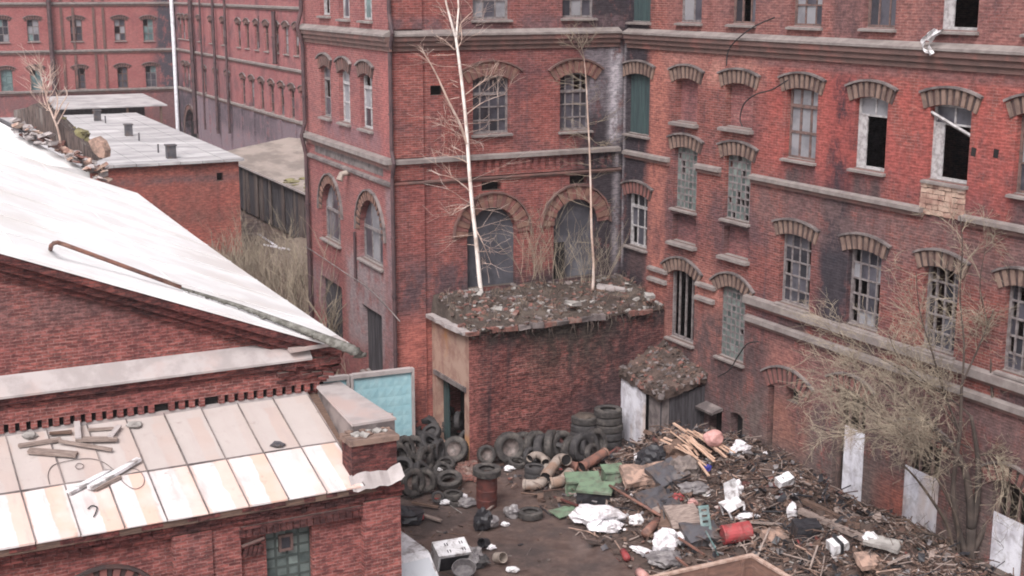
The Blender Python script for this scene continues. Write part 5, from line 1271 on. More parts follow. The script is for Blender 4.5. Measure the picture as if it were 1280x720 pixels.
# ================================================================ PIPES, BOXES AND THE REST OF THE DUMPED THINGS
def bar(name, p, q, r, m, lb, cat, n=8, h=(.1, .1), flat=None, parts=None, mid=None):
    A = at(*p, h[0]); B = at(*q, h[1])
    mb = MB()
    if flat:
        d = B-A; L = d.length; d.normalize(); sd = d.cross(Vector((0, 0, 1))).normalized(); up = sd.cross(d); Mx = Matrix.Identity(4); c = (A+B)/2
        for i in range(3): Mx[i][0] = d[i]; Mx[i][1] = sd[i]; Mx[i][2] = up[i]; Mx[i][3] = c[i]
        mb.box(-L/2, L/2, -flat[0]/2, flat[0]/2, -flat[1]/2, flat[1]/2, jit=.006); o = mb.build(name, M[m], None, Mx)
    else:
        pts = [A, B] if mid is None else [A, at(*mid[:2], mid[2]), B]
        mb.tube(pts, r, n); o = mb.build(name, M[m], None, Matrix.Identity(4), smooth=n > 6)
    return tag(o, lb, cat)
def duct(pxs, r, lb, m='duct', cap=True):
    P = [at(x, y, h) for x, y, h in pxs]; out = [P[0]]
    for a, b, c in zip(P, P[1:], P[2:]):
        for t in (0, .25, .5, .75, 1):
            s = b.lerp(a, .35).lerp(b, t).lerp(b.lerp(c, .35), t); out.append(s)
    out.append(P[-1]); mb = MB(); mb.tube(out, r, 12, 0, False)
    o = mb.build('duct_pipe', M[m], None, Matrix.Identity(4), smooth=True); tag(o, lb, 'pipe', 'duct pipes dumped before the tyre row')
    for e, f_ in ((P[0], P[1]), (P[-1], P[-2])):
        mb = MB(); d = (f_-e).normalized(); b0 = len(mb.v); mb.tube([e+d*.05, e+d*.07], r*1.0, 12, 1); mb.tube([e-d*.02, e+d*.06], r*1.08, 12, 0, False)
        mb.build('flange', [M[m], M['void']], o, Matrix.Identity(4))
    return o
duct([(655, 606, .18), (676, 606, .18), (684, 593, .2), (682, 577, .25)], .17, 'tan elbow duct pipe lying lowest on the mud, open end to the left')
duct([(682, 597, .34), (692, 582, .45), (700, 572, .55), (708, 575, .6)], .17, 'tan duct pipe rising across the elbow one to a pale joint')
duct([(688, 604, .18), (702, 602, .18), (712, 592, .2)], .18, 'short grey duct pipe right of the elbow, open mouth')
duct([(662, 573, .45), (668, 568, .5), (678, 570, .5), (682, 578, .45)], .12, 'small curved grey duct above the two black tyres')
duct([(727, 584, .25), (742, 575, .3), (756, 566, .32)], .17, 'pinkish rusty straight pipe below the row of tyres', 'pipe_r')
duct([(703, 578, .3), (712, 581, .28), (722, 584, .2)], .15, 'stubby rusty pipe joint between the ducts', 'pipe_r')
def rough_box(mb, sx, sy, sz, seed, n=6, amp=.05):
    """battered box: every face gridded and dented"""
    def D(x, y, z):
        q = Vector((x*1.7, y*1.7, z*1.7))+Vector((seed*.37, seed*.11, 2)); k = amp*(sx+sy+sz)/3
        lim = min(sx, sy, sz)*.35
        dx, dy, dz = (max(-lim, min(lim, k*(2.0*mnoise.noise(q+Vector((o, 0, 0)))+1.2*mnoise.noise(q*3+Vector((0, o, 0)))))) for o in (0, 7, 13))
        return (x+dx, y+dy, z+dz)
    for ax in range(3):
        for sgn in (-1, 1):
            S = [sx, sy, sz]; o = [i for i in range(3) if i != ax]
            def P(i, j):
                c = [0, 0, 0]; c[ax] = sgn*S[ax]/2; c[o[0]] = S[o[0]]*(i/n-.5); c[o[1]] = S[o[1]]*(j/n-.5); return D(*c)
            for i in range(n):
                for j in range(n):
                    q = [P(i, j), P(i+1, j), P(i+1, j+1), P(i, j+1)]
                    mb.poly(q if (sgn > 0) ^ (ax == 1) else q[::-1])
def crate(x, y, sx, sy, sz, rz, m, lb, cat, name, mt=None, h=None, rx=0, ry=0, lid=None, lidm=None, jit=.015):
    P = at(x, y, (sz/2 if h is None else h)*.9); Mx = T(P, rz, rx, ry); mb = MB(); rough_box(mb, sx, sy, sz, x+y)
    o = tag(mb.build(name, M[m], None, Mx), lb, cat)
    if lid:
        mb = MB(); mb.box(-sx/2-.04, sx/2+.04, -sy/2-.05, sy/2+.05, sz/2+.003, sz/2+lid, jit=.006); mb.build('lid', M[lidm], o, Mx)
    return o
crate(745, 618, 1.0, .62, .42, R_(-14), 'black', 'dark box with a sloping pale green lid, nearest of the green boxes', 'box', 'green_box', lid=.07, lidm='green', rx=R_(9))
crate(728, 606, 1.0, .6, .45, R_(6), 'green', 'pale green box behind the dark fronted one', 'box', 'green_box', lid=.06, lidm='green', rx=R_(8))
crate(766, 594, .6, .5, .42, R_(12), 'green', 'small green box at the back beside the rubbish', 'box', 'green_box', lid=.05, lidm='green', rx=R_(6))
crate(706, 639, .85, .55, .03, R_(38), 'green', 'thin greenish sheet lying flat on the mud by the white sack', 'sheet', 'metal_sheet', h=.06, rx=R_(5))
def bag(x, y, r, sq, m, lb, seed, name='plastic_bag', cat='bag', h=None, rz=0, amp=.45):
    mb = MB(); ico(mb, (0, 0, 0), r, seed, 0, sq, amp, 3, None, 1.6); P = at(x, y, r*sq[2]*.75 if h is None else h)
    return tag(mb.build(name, M[m], None, T(P, rz)), lb, cat)
bag(747, 644, .52, (1.35, .85, .6), 'bagw', 'big crumpled white sack on the mud, left end of the rubbish', 11, 'sack', 'sack')
bag(758, 658, .36, (1.3, .7, .5), 'bagw', 'flattened lower fold of white sacking below the big sack', 23, 'sack', 'sack')
bag(831, 678, .42, (.85, .8, .95), 'bagw', 'bright upright white bag in the middle of the rubbish', 5)
bag(830, 699, .42, (1.2, .8, .5), 'bagg', 'limp grey translucent bag below the bright white bag', 8)
bag(795, 650, .2, (1.1, .8, .7), 'white', 'small white foam lump inside the ring of scrap', 9, 'foam_lump', 'foam')
bag(821, 688, .2, (1.8, .5, .4), 'bagw', 'thin white rag beside the bright white bag', 14, 'rag', 'rag', rz=-.6) if False else None
bag(802, 688, .24, (1.6, .5, .4), 'bagw', 'long white rag sloping left of the bright white bag', 14, 'rag', 'rag', rz=-.7)
bag(604, 650, .32, (.8, .8, 1.1), 'black', 'slumped black bag with a pointed top on the mud', 31, 'bag', 'bag')
bag(613, 652, .26, (.9, .8, .8), 'bagg', 'grey bag leaning on the black one', 33, 'bag', 'bag')
bag(508, 645, .42, (1.2, .9, .6), 'black', 'black sack beside the wall of the workshop', 35, 'bag', 'bag')
bag(640, 640, .25, (1, .6, .8), 'bagg', 'folded grey sheet next to the lone tyre', 37, 'bag', 'bag')
mb = MB(); mb.lathe([(.001, 0), (.09, .01), (.1, .05), (.1, .38), (.05, .46), (.04, .54), (.001, .55)], 14); tag(mb.build('bottle', M['red'], None, T(at(530, 646, .1), R_(-80), R_(90))), 'pinkish red bottle lying by the black sack', 'bottle')
# heap things
mb = MB(); mb.lathe([(.001, 0), (.27, 0), (.28, .04), (.27, .08), (.27, .44), (.28, .47), (.28, .51), (.27, .55), (.27, .8), (.001, .8)], 20)
tag(mb.build('barrel', M['red'], None, T(at(903, 669, .3), R_(100), R_(84))), 'faded red barrel lying on its side in the rubbish', 'barrel')
crate(854, 646, .95, .75, .09, R_(20), 'wood_g', 'brownish wooden frame panel, right of the pair below the black slabs', 'panel', 'frame_panel', h=.35, rx=R_(38)); crate(842, 652, .8, .8, .1, R_(-12), 'wood_b', 'dark brown wooden panel left of the pair below the black slabs', 'panel', 'frame_panel', h=.25, rx=R_(30))
crate(815, 620, 1.15, .5, .1, R_(38), 'dgrey', 'charcoal slab lying upper left of two', 'slab', 'dark_slab', h=.3, rx=R_(22)); crate(829, 629, 1.1, .5, .1, R_(34), 'dgrey', 'charcoal slab lying lower right of two', 'slab', 'dark_slab', h=.25, rx=R_(24))
crate(806, 594, 1.4, .9, .22, R_(12), 'card', 'thick brownish mattress like slab, left of the two at the back of the heap', 'slab', 'padded_slab', h=.25, rx=R_(18)); crate(834, 592, 1.0, .9, .2, R_(28), 'dgrey', 'grey slab leaning on the brownish one', 'slab', 'padded_slab', h=.32, rx=R_(20), ry=R_(-14))
bag(858, 585, .48, (1.1, .8, .8), 'fabric', 'bundle of grey cloth below the orange laths', 41, 'bundle', 'bundle', amp=.5); bag(819, 572, .45, (1.2, .8, .8), 'black', 'black bulging sack in front of the white door', 43, 'bag', 'bag'); bag(845, 566, .4, (1, .8, .9), 'wood_b', 'brown cloth bundle left of the orange laths', 45, 'bundle', 'bundle')
bag(800, 572, .2, (1, .7, .9), 'bagw', 'small cream bag left of the black bulging sack', 47); bag(867, 611, .35, (1.3, .8, .6), 'bagg', 'grey bag on the slope right of the charcoal slabs', 48)
crate(877, 668, 1.0, .7, .3, R_(16), 'dgrey', 'dark grey broken casing beside the teal strip', 'casing', 'casing', h=.3, rx=R_(20)); crate(855, 671, .5, .3, .25, R_(40), 'bagw', 'pale end of a broken casing left of the dark grey one', 'casing', 'casing', h=.3, rx=R_(20))
# teal ladder like strip with holes
A = at(879, 632, .9); B = at(884, 668, .25); C_ = at(896, 690, .2)
mb = MB(); 
for (p, q, m_) in ((A, B, 0), (B, C_, 0)):
    d = (q-p); L = d.length; d.normalize(); sd = d.cross(Vector((0, 1, .3))).normalized(); up = sd.cross(d); Mx = Matrix.Identity(4)
    for i in range(3): Mx[i][0] = d[i]; Mx[i][1] = sd[i]; Mx[i][2] = up[i]; Mx[i][3] = p[i]
    for s in (-.11, .11): mb.box(0, L, s-.035, s+.035, -.02, .02, 0, Mx)
    for k in range(5): mb.box(L*k/5, L*k/5+.1, -.075, .075, -.018, .018, 0, Mx)
tag(mb.build('perforated_strip', M['teal'], None, Matrix.Identity(4)), 'grey teal perforated metal strip poking up from the rubbish', 'metal strip')
# broken white garden chair
P = at(915, 630, .45); eC = empty('broken_chair', T(P, R_(20), R_(8), R_(-12)), 'broken white plastic chair tangled in the rubbish', 'chair')
mb = MB(); mb.box(-.28, .28, -.26, .26, -.02, .02, jit=.04); mb.build('seat', M['white'], eC)
mb = MB(); mb.box(-.05, .3, .22, .27, .02, .6, jit=.05); mb.build('backrest', M['white'], eC)
for (x, y, r) in ((-.26, -.24, .2), (.26, -.24, -.15), (-.26, .24, .1)):
    mb = MB(); mb.tube([(x, y, .0), (x+r*.5, y-.05, -.4)], [.035, .025], 6); mb.build('leg', M['white'], eC)
bag(921, 612, .24, (.9, .7, 1.1), 'bagw', 'white plastic wrap on top of the broken chair', 52)
crate(981, 601, .46, .34, .26, R_(24), 'white', 'white box tipped over near the wall of the right wing', 'box', 'white_box', h=.25, rx=R_(16), ry=R_(-15))
crate(1047, 681, .46, .36, .26, R_(20), 'white', 'white box with a dark band across it at the lower right', 'box', 'white_box', h=.3, rx=R_(14), ry=R_(-12))
o = bpy.data.objects[[x.name for x in col.objects if x.get('label') == 'white box with a dark band across it at the lower right'][0]]; mb = MB(); mb.box(-.04, .04, -.225, .225, -.185, .19); mb.build('band', M['black'], o, WM[o.name])
crate(1007, 664, .65, .5, .5, R_(5), 'black', 'black bin like box on the rubbish below the long beams', 'box', 'black_box', h=.3, rx=R_(8))
crate(968, 671, .62, .5, .2, R_(30), 'card', 'tan cardboard flap left of the black box', 'cardboard', 'cardboard_piece', h=.2, rx=R_(18)); crate(1090, 701, .8, .6, .12, R_(12), 'card', 'tan cardboard sheet near the foot of the right wall', 'cardboard', 'cardboard_piece', h=.3, rx=R_(16)); crate(1104, 679, .9, .38, .1, R_(-38), 'conc', 'grey green slab propped below the white hoarding', 'slab', 'slab', h=.3, rx=R_(14))
bag(1088, 673, .2, (1, .9, .8), 'white', 'white foam lump on the grey green slab', 55, 'foam_lump', 'foam', h=.4); bag(990, 640, .22, (.7, .6, 1.2), 'bagw', 'thin white wedge of plastic left of the beams', 57, h=.2); bag(1010, 632, .13, (1, 1, .8), 'pink', 'small pinkish lump by the upper beam', 58, 'foam_lump', 'foam')
bag(892, 548, .32, (1, .8, .8), 'pink', 'pink foam block on the pile of orange laths', 59, 'foam_lump', 'foam', h=.85, amp=.2); bag(884, 585, .15, (.8, .6, 1), 'blue', 'small blue crumpled thing under the orange laths', 60, 'rag', 'rag'); bag(925, 560, .28, (1, .7, .9), 'bagw', 'ragged pale tuft right of the orange laths', 61, 'rag', 'rag', amp=.8)
bag(846, 622, .17, (1.2, .8, .8), 'red', 'small red crumpled thing right of the charcoal slabs', 62, 'rag', 'rag'); bag(866, 628, .14, (1, .8, .8), 'pink', 'pinkish lump near the wooden panels', 63, 'foam_lump', 'foam'); bag(935, 645, .2, (1.6, .6, .5), 'bagw', 'pale twisted rag right of the broken chair', 64, 'rag', 'rag')
mb = MB(); mb.tube([at(799, 715, .08), at(807, 722, .1)], .13, 10); tag(mb.build('cylinder_can', M['pink'], None, Matrix.Identity(4), smooth=True), 'pink can lying against the brown container', 'can'); mb = MB(); mb.tube([at(779, 689, .08), at(784, 698, .08)], .1, 10); tag(mb.build('cylinder_can', M['red'], None, Matrix.Identity(4), smooth=True), 'small red can at the left edge of the rubbish', 'can')
bar('rusty_pole', (762, 607), (826, 645), .045, 'pipe_r', 'long pinkish rusty pole slanting across the left of the rubbish', 'pole', h=(.5, .35)); bar('rusty_cylinder', (806, 668), (822, 651), .13, 'pipe_r', 'short rusty brown cylinder below the end of the long pole', 'cylinder', 12, (.2, .25))
bar('beam', (1000, 638), (1082, 674), 0, 'wood_g', 'lower of two long grey beams at the foot of the right wall', 'beam', h=(.3, .3), flat=(.16, .14)); bar('beam', (1004, 626), (1072, 658), 0, 'wood_b', 'upper of two long beams at the foot of the right wall, browner', 'beam', h=(.25, .25), flat=(.14, .14))
bar('plank', (494, 632), (552, 651), 0, 'wood_g', 'long pale plank running from the workshop wall across the mud', 'plank', h=(.25, .08), flat=(.13, .05)); bar('plank', (515, 628), (548, 634), 0, 'wood_b', 'short reddish plank behind the pale plank', 'plank', h=(.12, .08), flat=(.1, .05)); bar('plank', (595, 649), (618, 631), 0, 'wood_g', 'short pale stick lying right of the black bag', 'plank', h=(.06, .08), flat=(.06, .05))
bar('plank', (848, 672), (880, 693), 0, 'pipe_r', 'reddish slat over the grey bag by the brown container', 'plank', h=(.4, .3), flat=(.06, .05)); bar('plank', (845, 697), (860, 708), 0, 'pipe_r', 'short reddish slat at the rim of the brown container', 'plank', h=(.4, .4), flat=(.06, .05))
bar('rod', (828, 628), (832, 660), .02, 'black', 'thin black rod standing left of the wooden panels', 'rod', 6, (.7, .1)); bar('rod', (848, 622), (853, 652), .02, 'black', 'thin black rod standing between the wooden panels', 'rod', 6, (.7, .1)); bar('rod', (866, 660), (898, 640), .018, 'pipe_r', 'thin rusty rod crossing the teal strip', 'rod', 6, (.4, .6))
bar('plank', (945, 700), (962, 660), 0, 'wood_g', 'upright grey lath right of the red barrel', 'plank', h=(.15, .5), flat=(.05, .04)); bar('plank', (1012, 712), (1022, 682), 0, 'wood_g', 'pale lath standing among twigs below the white banded box', 'plank', h=(.1, .4), flat=(.05, .04)); bar('plank', (1110, 705), (1136, 693), 0, 'wood_g', 'short grey stick at the very foot of the brick wall', 'plank', h=(.3, .4), flat=(.06, .05)); bar('plank', (925, 652), (975, 655), 0, 'wood_g', 'pale splintered slat right of the broken chair', 'plank', h=(.2, .2), flat=(.1, .04))
bar('plank', (693, 621), (722, 632), 0, 'rust', 'rusty angle bar by the greenish sheet', 'plank', h=(.1, .15), flat=(.07, .05))
# tangled sticks, wire and torn scraps lying over and between the bigger things
mb = MB(); cnt = 0
while cnt < 1700:
    u = rng.uniform(5.5, 21); w = rng.uniform(.1, 7.2); P = FR.w(u, 0, -w); h = heap(P.x, P.y)
    if rng.random() > h*1.3+.12: continue
    cnt += 1; P.z = h+rng.uniform(.05, .38); k = rng.random()
    if k < .6:
        L = rng.uniform(.2, .8); a = rng.uniform(0, 6.28); d = Vector((math.cos(a), math.sin(a), rng.uniform(-.6, .6)))*L
        mb.tube([P-d/2, P+Vector([rng.uniform(-.08, .08) for _ in range(3)]), P+d/2+Vector((0, 0, -.1))], rng.uniform(.005, .018), 4, rng.choice((0, 0, 1, 2, 2, 3)))
    else:
        s = rng.uniform(.05, .16); mb.cbox(P-Vector((0, 0, .05)), s*rng.uniform(1, 2.4), s*rng.uniform(.6, 1.4), .012, rng.choice((0, 1, 2, 3, 3, 4, 5)), rng.uniform(0, 6), rng.uniform(-.9, .9), rng.uniform(-.9, .9), s*.25)
tag(mb.build('scrap_tangle', [M['wood_b'], M['wood_g'], M['rust_b'], M['black'], M['heap'], M['bagg']], None, Matrix.Identity(4)), 'tangle of thin sticks, wire and torn scraps over the rubbish', 'scrap', kind='stuff')
# orange laths
for k in range(22):
    cx, cy = 874+rng.gauss(0, 14), 556+rng.gauss(0, 8)
    L = rng.uniform(11, 27); s = rng.uniform(.45, .95)+(0 if k % 5 else .5)
    a = math.atan(s)
    x0, y0, x1, y1 = cx-L*math.cos(a), cy-L*math.sin(a), cx+L*math.cos(a), cy+L*math.sin(a)
    bar('lath', (x0, y0), (x1, y1), 0, 'lath', 'fresh orange lath in the loose pile in front of the lean-to', 'lath', h=(.62+.04*(k % 5), .30+.05*(k % 5)), flat=(rng.uniform(.035, .09), .03))['group'] = 'orange laths in the loose pile'
for (p, q, h, lb) in (((842, 529), (858, 540), (1.0, .9), 'orange lath sticking out highest to the left of the pile'), ((830, 547), (866, 561), (.6, .5), 'pale lath reaching left out of the pile towards the black sack'), ((872, 576), (886, 595), (.4, .3), 'pale lath sliding down from the pile to the blue thing'), ((892, 558), (908, 572), (.6, .5), 'orange lath lying lowest at the right of the pile')):
    bar('lath', p, q, 0, 'lath', lb, 'lath', h=h, flat=(.08, .04))
# white appliance with slots
P = at(563, 694, .3); Mx = T(P, R_(22), R_(20)); mb = MB(); mb.box(-.46, .46, -.3, .3, -.3, .3, jit=.008); ap = tag(mb.build('white_appliance', M['white'], None, Mx), 'white appliance casing with dark slots lying on its back in the yard', 'appliance')
mb = MB()
for sx in (-.12, .3):
    for sy in (-.15, .12):
        for d in (-.035, .035): mb.box(sx+d-.012, sx+d+.012, sy-.05, sy+.05, .295, .31)
mb.build('vent_slot', M['black'], ap, Mx); mb = MB(); mb.box(-.40, .40, -.322, -.303, -.22, .22); mb.build('open_back', M['black'], ap, Mx)
mb = MB(); mb.lathe([(.001, .02), (.26, .02), (.31, .2), (.33, .2), (.27, .0), (.001, 0)], 20); tag(mb.build('tub', M['bagg'], None, T(at(580, 716, .1), 0, R_(25))), 'round grey tub at the bottom beside the white appliance', 'tub')
bag(590, 697, .34, (1, .8, .8), 'bagg', 'grey mess of plastic and scrap right of the white appliance', 71, 'scrap_bundle', 'scrap', amp=.7); bag(600, 702, .26, (1, .8, .7), 'rubber_d', 'dark scrap motor right of the white appliance', 72, 'scrap_motor', 'scrap', amp=.6); bag(578, 700, .2, (1, .8, .7), 'card', 'tan scrap lump between the appliance and the scrap motor', 73, 'scrap_bundle', 'scrap', amp=.6)
mb = MB(); mb.lathe([(.001, 0), (.15, 0), (.15, .32), (.13, .32), (.13, .05), (.001, .05)], 16); tag(mb.build('bucket', M['duct'], None, T(at(621, 697, .13), R_(35), R_(70))), 'small tan bucket lying on its side in the mud', 'bucket')
mb = MB(); mb.lathe([(.001, 0), (.14, 0), (.14, .26), (.12, .26), (.12, .05), (.001, .05)], 16); tag(mb.build('bucket', M['black'], None, T(at(608, 679, .13), R_(-35), R_(70))), 'black bucket lying behind the tan bucket', 'bucket')
for (x, y, r, m, lb) in ((614, 684, .11, 'bagw', 'small white scrap beside the black bucket'), (632, 563, 0, '', ''), (637, 586, .15, 'white', 'white scrap on the mud below the big truck tyre'), (550, 586, .12, 'white', 'white scrap above the wide pale tyre'), (557, 628, .13, 'white', 'white scrap in front of the tiny dark tyre'), (631, 655, .1, 'white', 'white scrap by the folded grey sheet'), (640, 712, .13, 'white', 'white scrap alone near the bottom of the mud'), (578, 620, .12, 'bagw', 'crumpled pale scrap beside the drum'), (584, 628, .22, 'bagg', 'grey crumpled scrap at the foot of the drum')):
    if r: bag(x, y, r, (1.3, .9, .6), m, lb, int(x), 'scrap', 'scrap')
# ---- open container in the foreground
c1 = aty(940, 692, 33.2); zc_ = c1.z
pa = onz(818, 719, zc_); pb = onz(1000, 722, zc_); d1 = (pa-c1); d2 = (pb-c1); d1.z = d2.z = 0; d1.normalize(); d2 = Vector((d1.y, -d1.x, 0)) if Vector((d1.y, -d1.x, 0)).dot(d2) > 0 else Vector((-d1.y, d1.x, 0))
Mx = Matrix.Identity(4)
for i in range(3): Mx[i][0] = d1[i]; Mx[i][1] = d2[i]; Mx[i][3] = (c1.x, c1.y, 0)[i]
eCn = empty('open_container', Mx, 'big open brown bin with worn pale rim at the bottom of the yard', 'container')
LX, LY = 4.2, 2.3
for nm, q in (('side_panel', (0, LX, 0, .06)), ('side_panel', (0, LX, LY-.06, LY)), ('end_panel', (0, .06, .061, LY-.061)), ('end_panel', (LX-.06, LX, .061, LY-.061))):
    mb = MB(); mb.box(q[0], q[1], q[2], q[3], .15, zc_-.06); mb.build(nm, M['bin_in'], eCn)
mb = MB(); mb.box(0.01, LX-.01, .01, LY-.01, .08, .147); mb.build('floor_panel', M['bin_in'], eCn)
mb = MB(); mb.box(-.04, LX+.04, -.04, .09, zc_-.058, zc_); mb.box(-.04, LX+.04, LY-.09, LY+.04, zc_-.058, zc_); mb.box(-.04, .09, .091, LY-.091, zc_-.058, zc_); mb.box(LX-.09, LX+.04, .091, LY-.091, zc_-.058, zc_); mb.build('rim', M['bin_rim'], eCn)
for k in range(4):
    mb = MB(); mb.box(.3+k*1.15, .4+k*1.15, .061, .11, .16, zc_-.061); mb.build('rib', M['bin_in'], eCn)
# ---- white van beside the workshop
tip = onz(574, 722, 1.75); bk0 = onz(498, 658, 1.95); dv = (bk0-tip); dv.z = 0; dv.normalize()
# body frame: x forward (towards camera), y to the left
Mv = Matrix.Identity(4); fw = -dv; lf = Vector((-fw.y, fw.x, 0))
for i in range(3): Mv[i][0] = fw[i]; Mv[i][1] = lf[i]; Mv[i][2] = (0, 0, 1)[i]
rear = onz(497, 655, 1.95); Mv[0][3] = rear.x-lf.x*.0; Mv[1][3] = rear.y-lf.y*.0; Mv[2][3] = 0
eV = empty('parked_van', Mv, 'white van roof and windscreen showing beside the workshop corner', 'van')
# van occupies y from -1.75 to 0 or 0..; the right hand edge in view is the line through `rear`
side = -1 if (Mv @ Vector((0, 1, 0))).x > rear.x else 1
Wv = 1.75*side
def vb(name, m, sec, label=None):
    """loft cross sections (x, halfwidth inset, z0, z1)"""
    mb = MB(); P = []
    for x, ins, z0, z1 in sec:
        a, b = ins*side, Wv-ins*side; P.append([(x, a, z0), (x, b, z0), (x, b-.08*side, z1), (x, a+.08*side, z1)])
    for p, q in zip(P, P[1:]):
        for k in range(4): mb.poly([p[k], p[(k+1) % 4], q[(k+1) % 4], q[k]])
    mb.poly(P[0][::-1]); mb.poly(P[-1]); return mb.build(name, M[m], eV, label=label)
Lw = (onz(537, 692, 1.9)-rear).length
vb('body', 'white', [(0, .02, .35, 1.0), (Lw+.9, .0, .35, 1.0), (Lw+1.9, .06, .35, .92), (Lw+2.0, .12, .4, .75)])
vb('roof', 'white', [(0, .06, 1.0, 1.88), (.08, .05, 1.0, 1.95), (Lw-.15, .05, 1.0, 1.95), (Lw, .06, 1.0, 1.90), (Lw+.85, .1, 1.0, 1.06)])
mb = MB(); a, b = .2*side, Wv-.2*side; mb.hexa([(Lw+.06, a, 1.83), (Lw+.06, b, 1.83), (Lw+.82, b, 1.10), (Lw+.82, a, 1.10), (Lw+.085, a, 1.85), (Lw+.085, b, 1.85), (Lw+.845, b, 1.12), (Lw+.845, a, 1.12)])
mb.build('windscreen', M['screen'], eV)
for x in (.7, Lw+1.2):
    for yy in (.06*side, Wv-.06*side):
        o = bpy.data.objects.new('wheel', TYD['car']); link(o, eV, Mv @ T((x, yy, .31), 0, R_(90)))
for yy in (.3*side, Wv-.3*side):
    mb = MB(); mb.box(Lw+1.9, Lw+2.01, yy-.14, yy+.14, .6, .76); mb.build('headlight', M['glass_p'], eV)
# ================================================================ CABLES ON THE WALLS, CLOTH
def onR(off): return lambda x, y: FR.w(*FR.uv(x, y, -off), -off)
def onL(x, y): return FL.w(*FL.uv(x, y, -.3), -.3)
wire([(968, 22), (945, 32), (925, 46), (911, 62), (908, 82)], onR(.35), .022, 'thick black cable drooping from the upper ledge of the right wing', 'hanging_cable', 'cable', 'cable')
wire([(985, 100), (965, 112), (945, 118), (930, 130), (925, 148), (928, 158)], onR(.3), .022, 'black cable curling beside the blind window of the right wing', 'hanging_cable', 'cable', 'cable')
wire([(948, 427), (934, 430), (922, 446), (912, 462), (897, 471)], onR(.3), .022, 'black cable sagging from the green window to the lean-to roof', 'hanging_cable', 'cable', 'cable')
wire([(382, 308), (400, 320), (430, 340), (460, 360), (485, 385), (500, 402)], onL, .022, 'grey cable slanting across the side wall of the corner block', 'hanging_cable', 'stone_d', 'cable')
P = FR.w(*FR.uv(1172, 48), -.26)
cl = MB(); N = 10
u0, zt = FR.uv(1180, 36); 
for i in range(N):
    for j in range(6):
        def cp(i, j):
            t = i/N; return (u0-.1-.36*math.sin(t*2.6)+.07*j*(1-.3*t)+.04*math.sin(j*2+i), -.3-.05*math.sin(j*1.7+i*.6), zt-.02-.62*t+.04*math.sin(j*1.3))
        if 3 < i < 8 and 1 < j < 4: continue
        cl.poly([cp(i, j), cp(i+1, j), cp(i+1, j+1), cp(i, j+1)])
tag(cl.build('white_cloth', M['white'], None, FR.M, smooth=True), 'white cloth hanging from the open top window over the ledge', 'cloth')
# ================================================================ BARE TREES
def bez(P, n=5):
    out = []
    for i in range(len(P)-1):
        a, b, c, d = P[max(i-1, 0)], P[i], P[i+1], P[min(i+2, len(P)-1)]
        for k in range(n):
            t = k/n; out.append(.5*((2*b)+(c-a)*t+(2*a-5*b+4*c-d)*t*t+(3*b-a-3*c+d)*t**3))
    out.append(P[-1]); return out
def twigs(mb, p, d, L, r, depth, mi, spread=.7, up=.15, n=5):
    """recursive bare branch"""
    pts = [p]; q = p.copy(); dd = d.normalized(); seg = L/n
    for i in range(n):
        dd = (dd+Vector((rng.gauss(0, .16), rng.gauss(0, .16), rng.gauss(0, .12)+up*.2))).normalized(); q = q+dd*seg; pts.append(q.copy())
    mb.tube(pts, [max(.004, r*(1-.75*i/n)) for i in range(n+1)], 3 if r < .02 else 5, mi, False)
    if depth <= 0: return
    for k in range(rng.randint(3, 5)):
        i = rng.randint(1, n); b = pts[i]
        ax = Vector((rng.gauss(0, 1), rng.gauss(0, 1), rng.gauss(0, .7))).normalized()
        nd = (dd+ax*spread*1.1+Vector((0, 0, up))).normalized()
        twigs(mb, b, nd, L*rng.uniform(.45, .75), r*.5, depth-1, mi, spread, up, max(3, n-1))
# tall birch and thin birch on the annex roof: measured in the plane where they stand
YB = onz(603, 376, AZ+.35).y
FBi = Face(onz(603, 376, AZ+.35), FC.az)
def pb(x, y, dy=0): return FBi.w(*FBi.uv(x, y, dy), dy)
eT1 = empty('birch_tree', Matrix.Translation(pb(603, 378)), 'tall white birch forking high, growing from the annex roof', 'tree')
mb = MB(); mb.tube(bez([pb(*q) for q in ((603, 380), (599, 345), (595, 300), (590, 255), (586, 205), (583, 160), (578, 110), (573, 70), (569.5, 46))]), [.082-.0009*i for i in range(41)], 9)
mb.tube(bez([pb(*q) for q in ((569.5, 47), (562, 20), (557, 0), (552, -30), (549, -60))]), [.044-.001*i for i in range(21)], 7); mb.tube(bez([pb(570, 48), pb(572, 25, .2), pb(573, 5, .3), pb(570, -30, .5), pb(572, -60, .6)]), [.04-.001*i for i in range(21)], 7)
mb.build('trunk', M['birch'], eT1, Matrix.Identity(4), smooth=True)
mb = MB()
def br(pxs, r0, m=0, tw=True):
    P = bez([pb(*q) for q in pxs], 4); mb.tube(P, [max(.006, r0*(1-.85*i/len(P))) for i in range(len(P))], 5, m, False)
    if tw:
        for k in range(6):
            i = rng.randint(2, len(P)-1); twigs(mb, P[i], (P[min(i+1, len(P)-1)]-P[i-1])+Vector((rng.uniform(-.3, .3), rng.uniform(-.3, .3), .1)), rng.uniform(.4, 1.0), .008, 1, 1, .8, .1, 3)
br([(584, 180), (575, 155), (560, 125), (545, 92), (532, 70), (525, 62)], .055); br([(571, 55), (574, 40, .2), (577, 28, .2), (591, 14, .3)], .035); br([(568, 62), (560, 54), (553, 48)], .03); br([(570, 62), (577, 50), (576, 30)], .03)
br([(588, 240), (580, 232), (565, 222), (548, 218)], .03); br([(586, 205), (578, 200), (566, 196), (550, 194)], .028); br([(583, 143), (600, 130), (618, 122), (632, 118)], .022); br([(582, 118), (595, 108), (612, 96)], .02)
br([(594, 285), (604, 305, -.3), (614, 330, -.3)], .02); br([(590, 255), (576, 262), (562, 270)], .02); br([(586, 175), (572, 166), (556, 158)], .015)
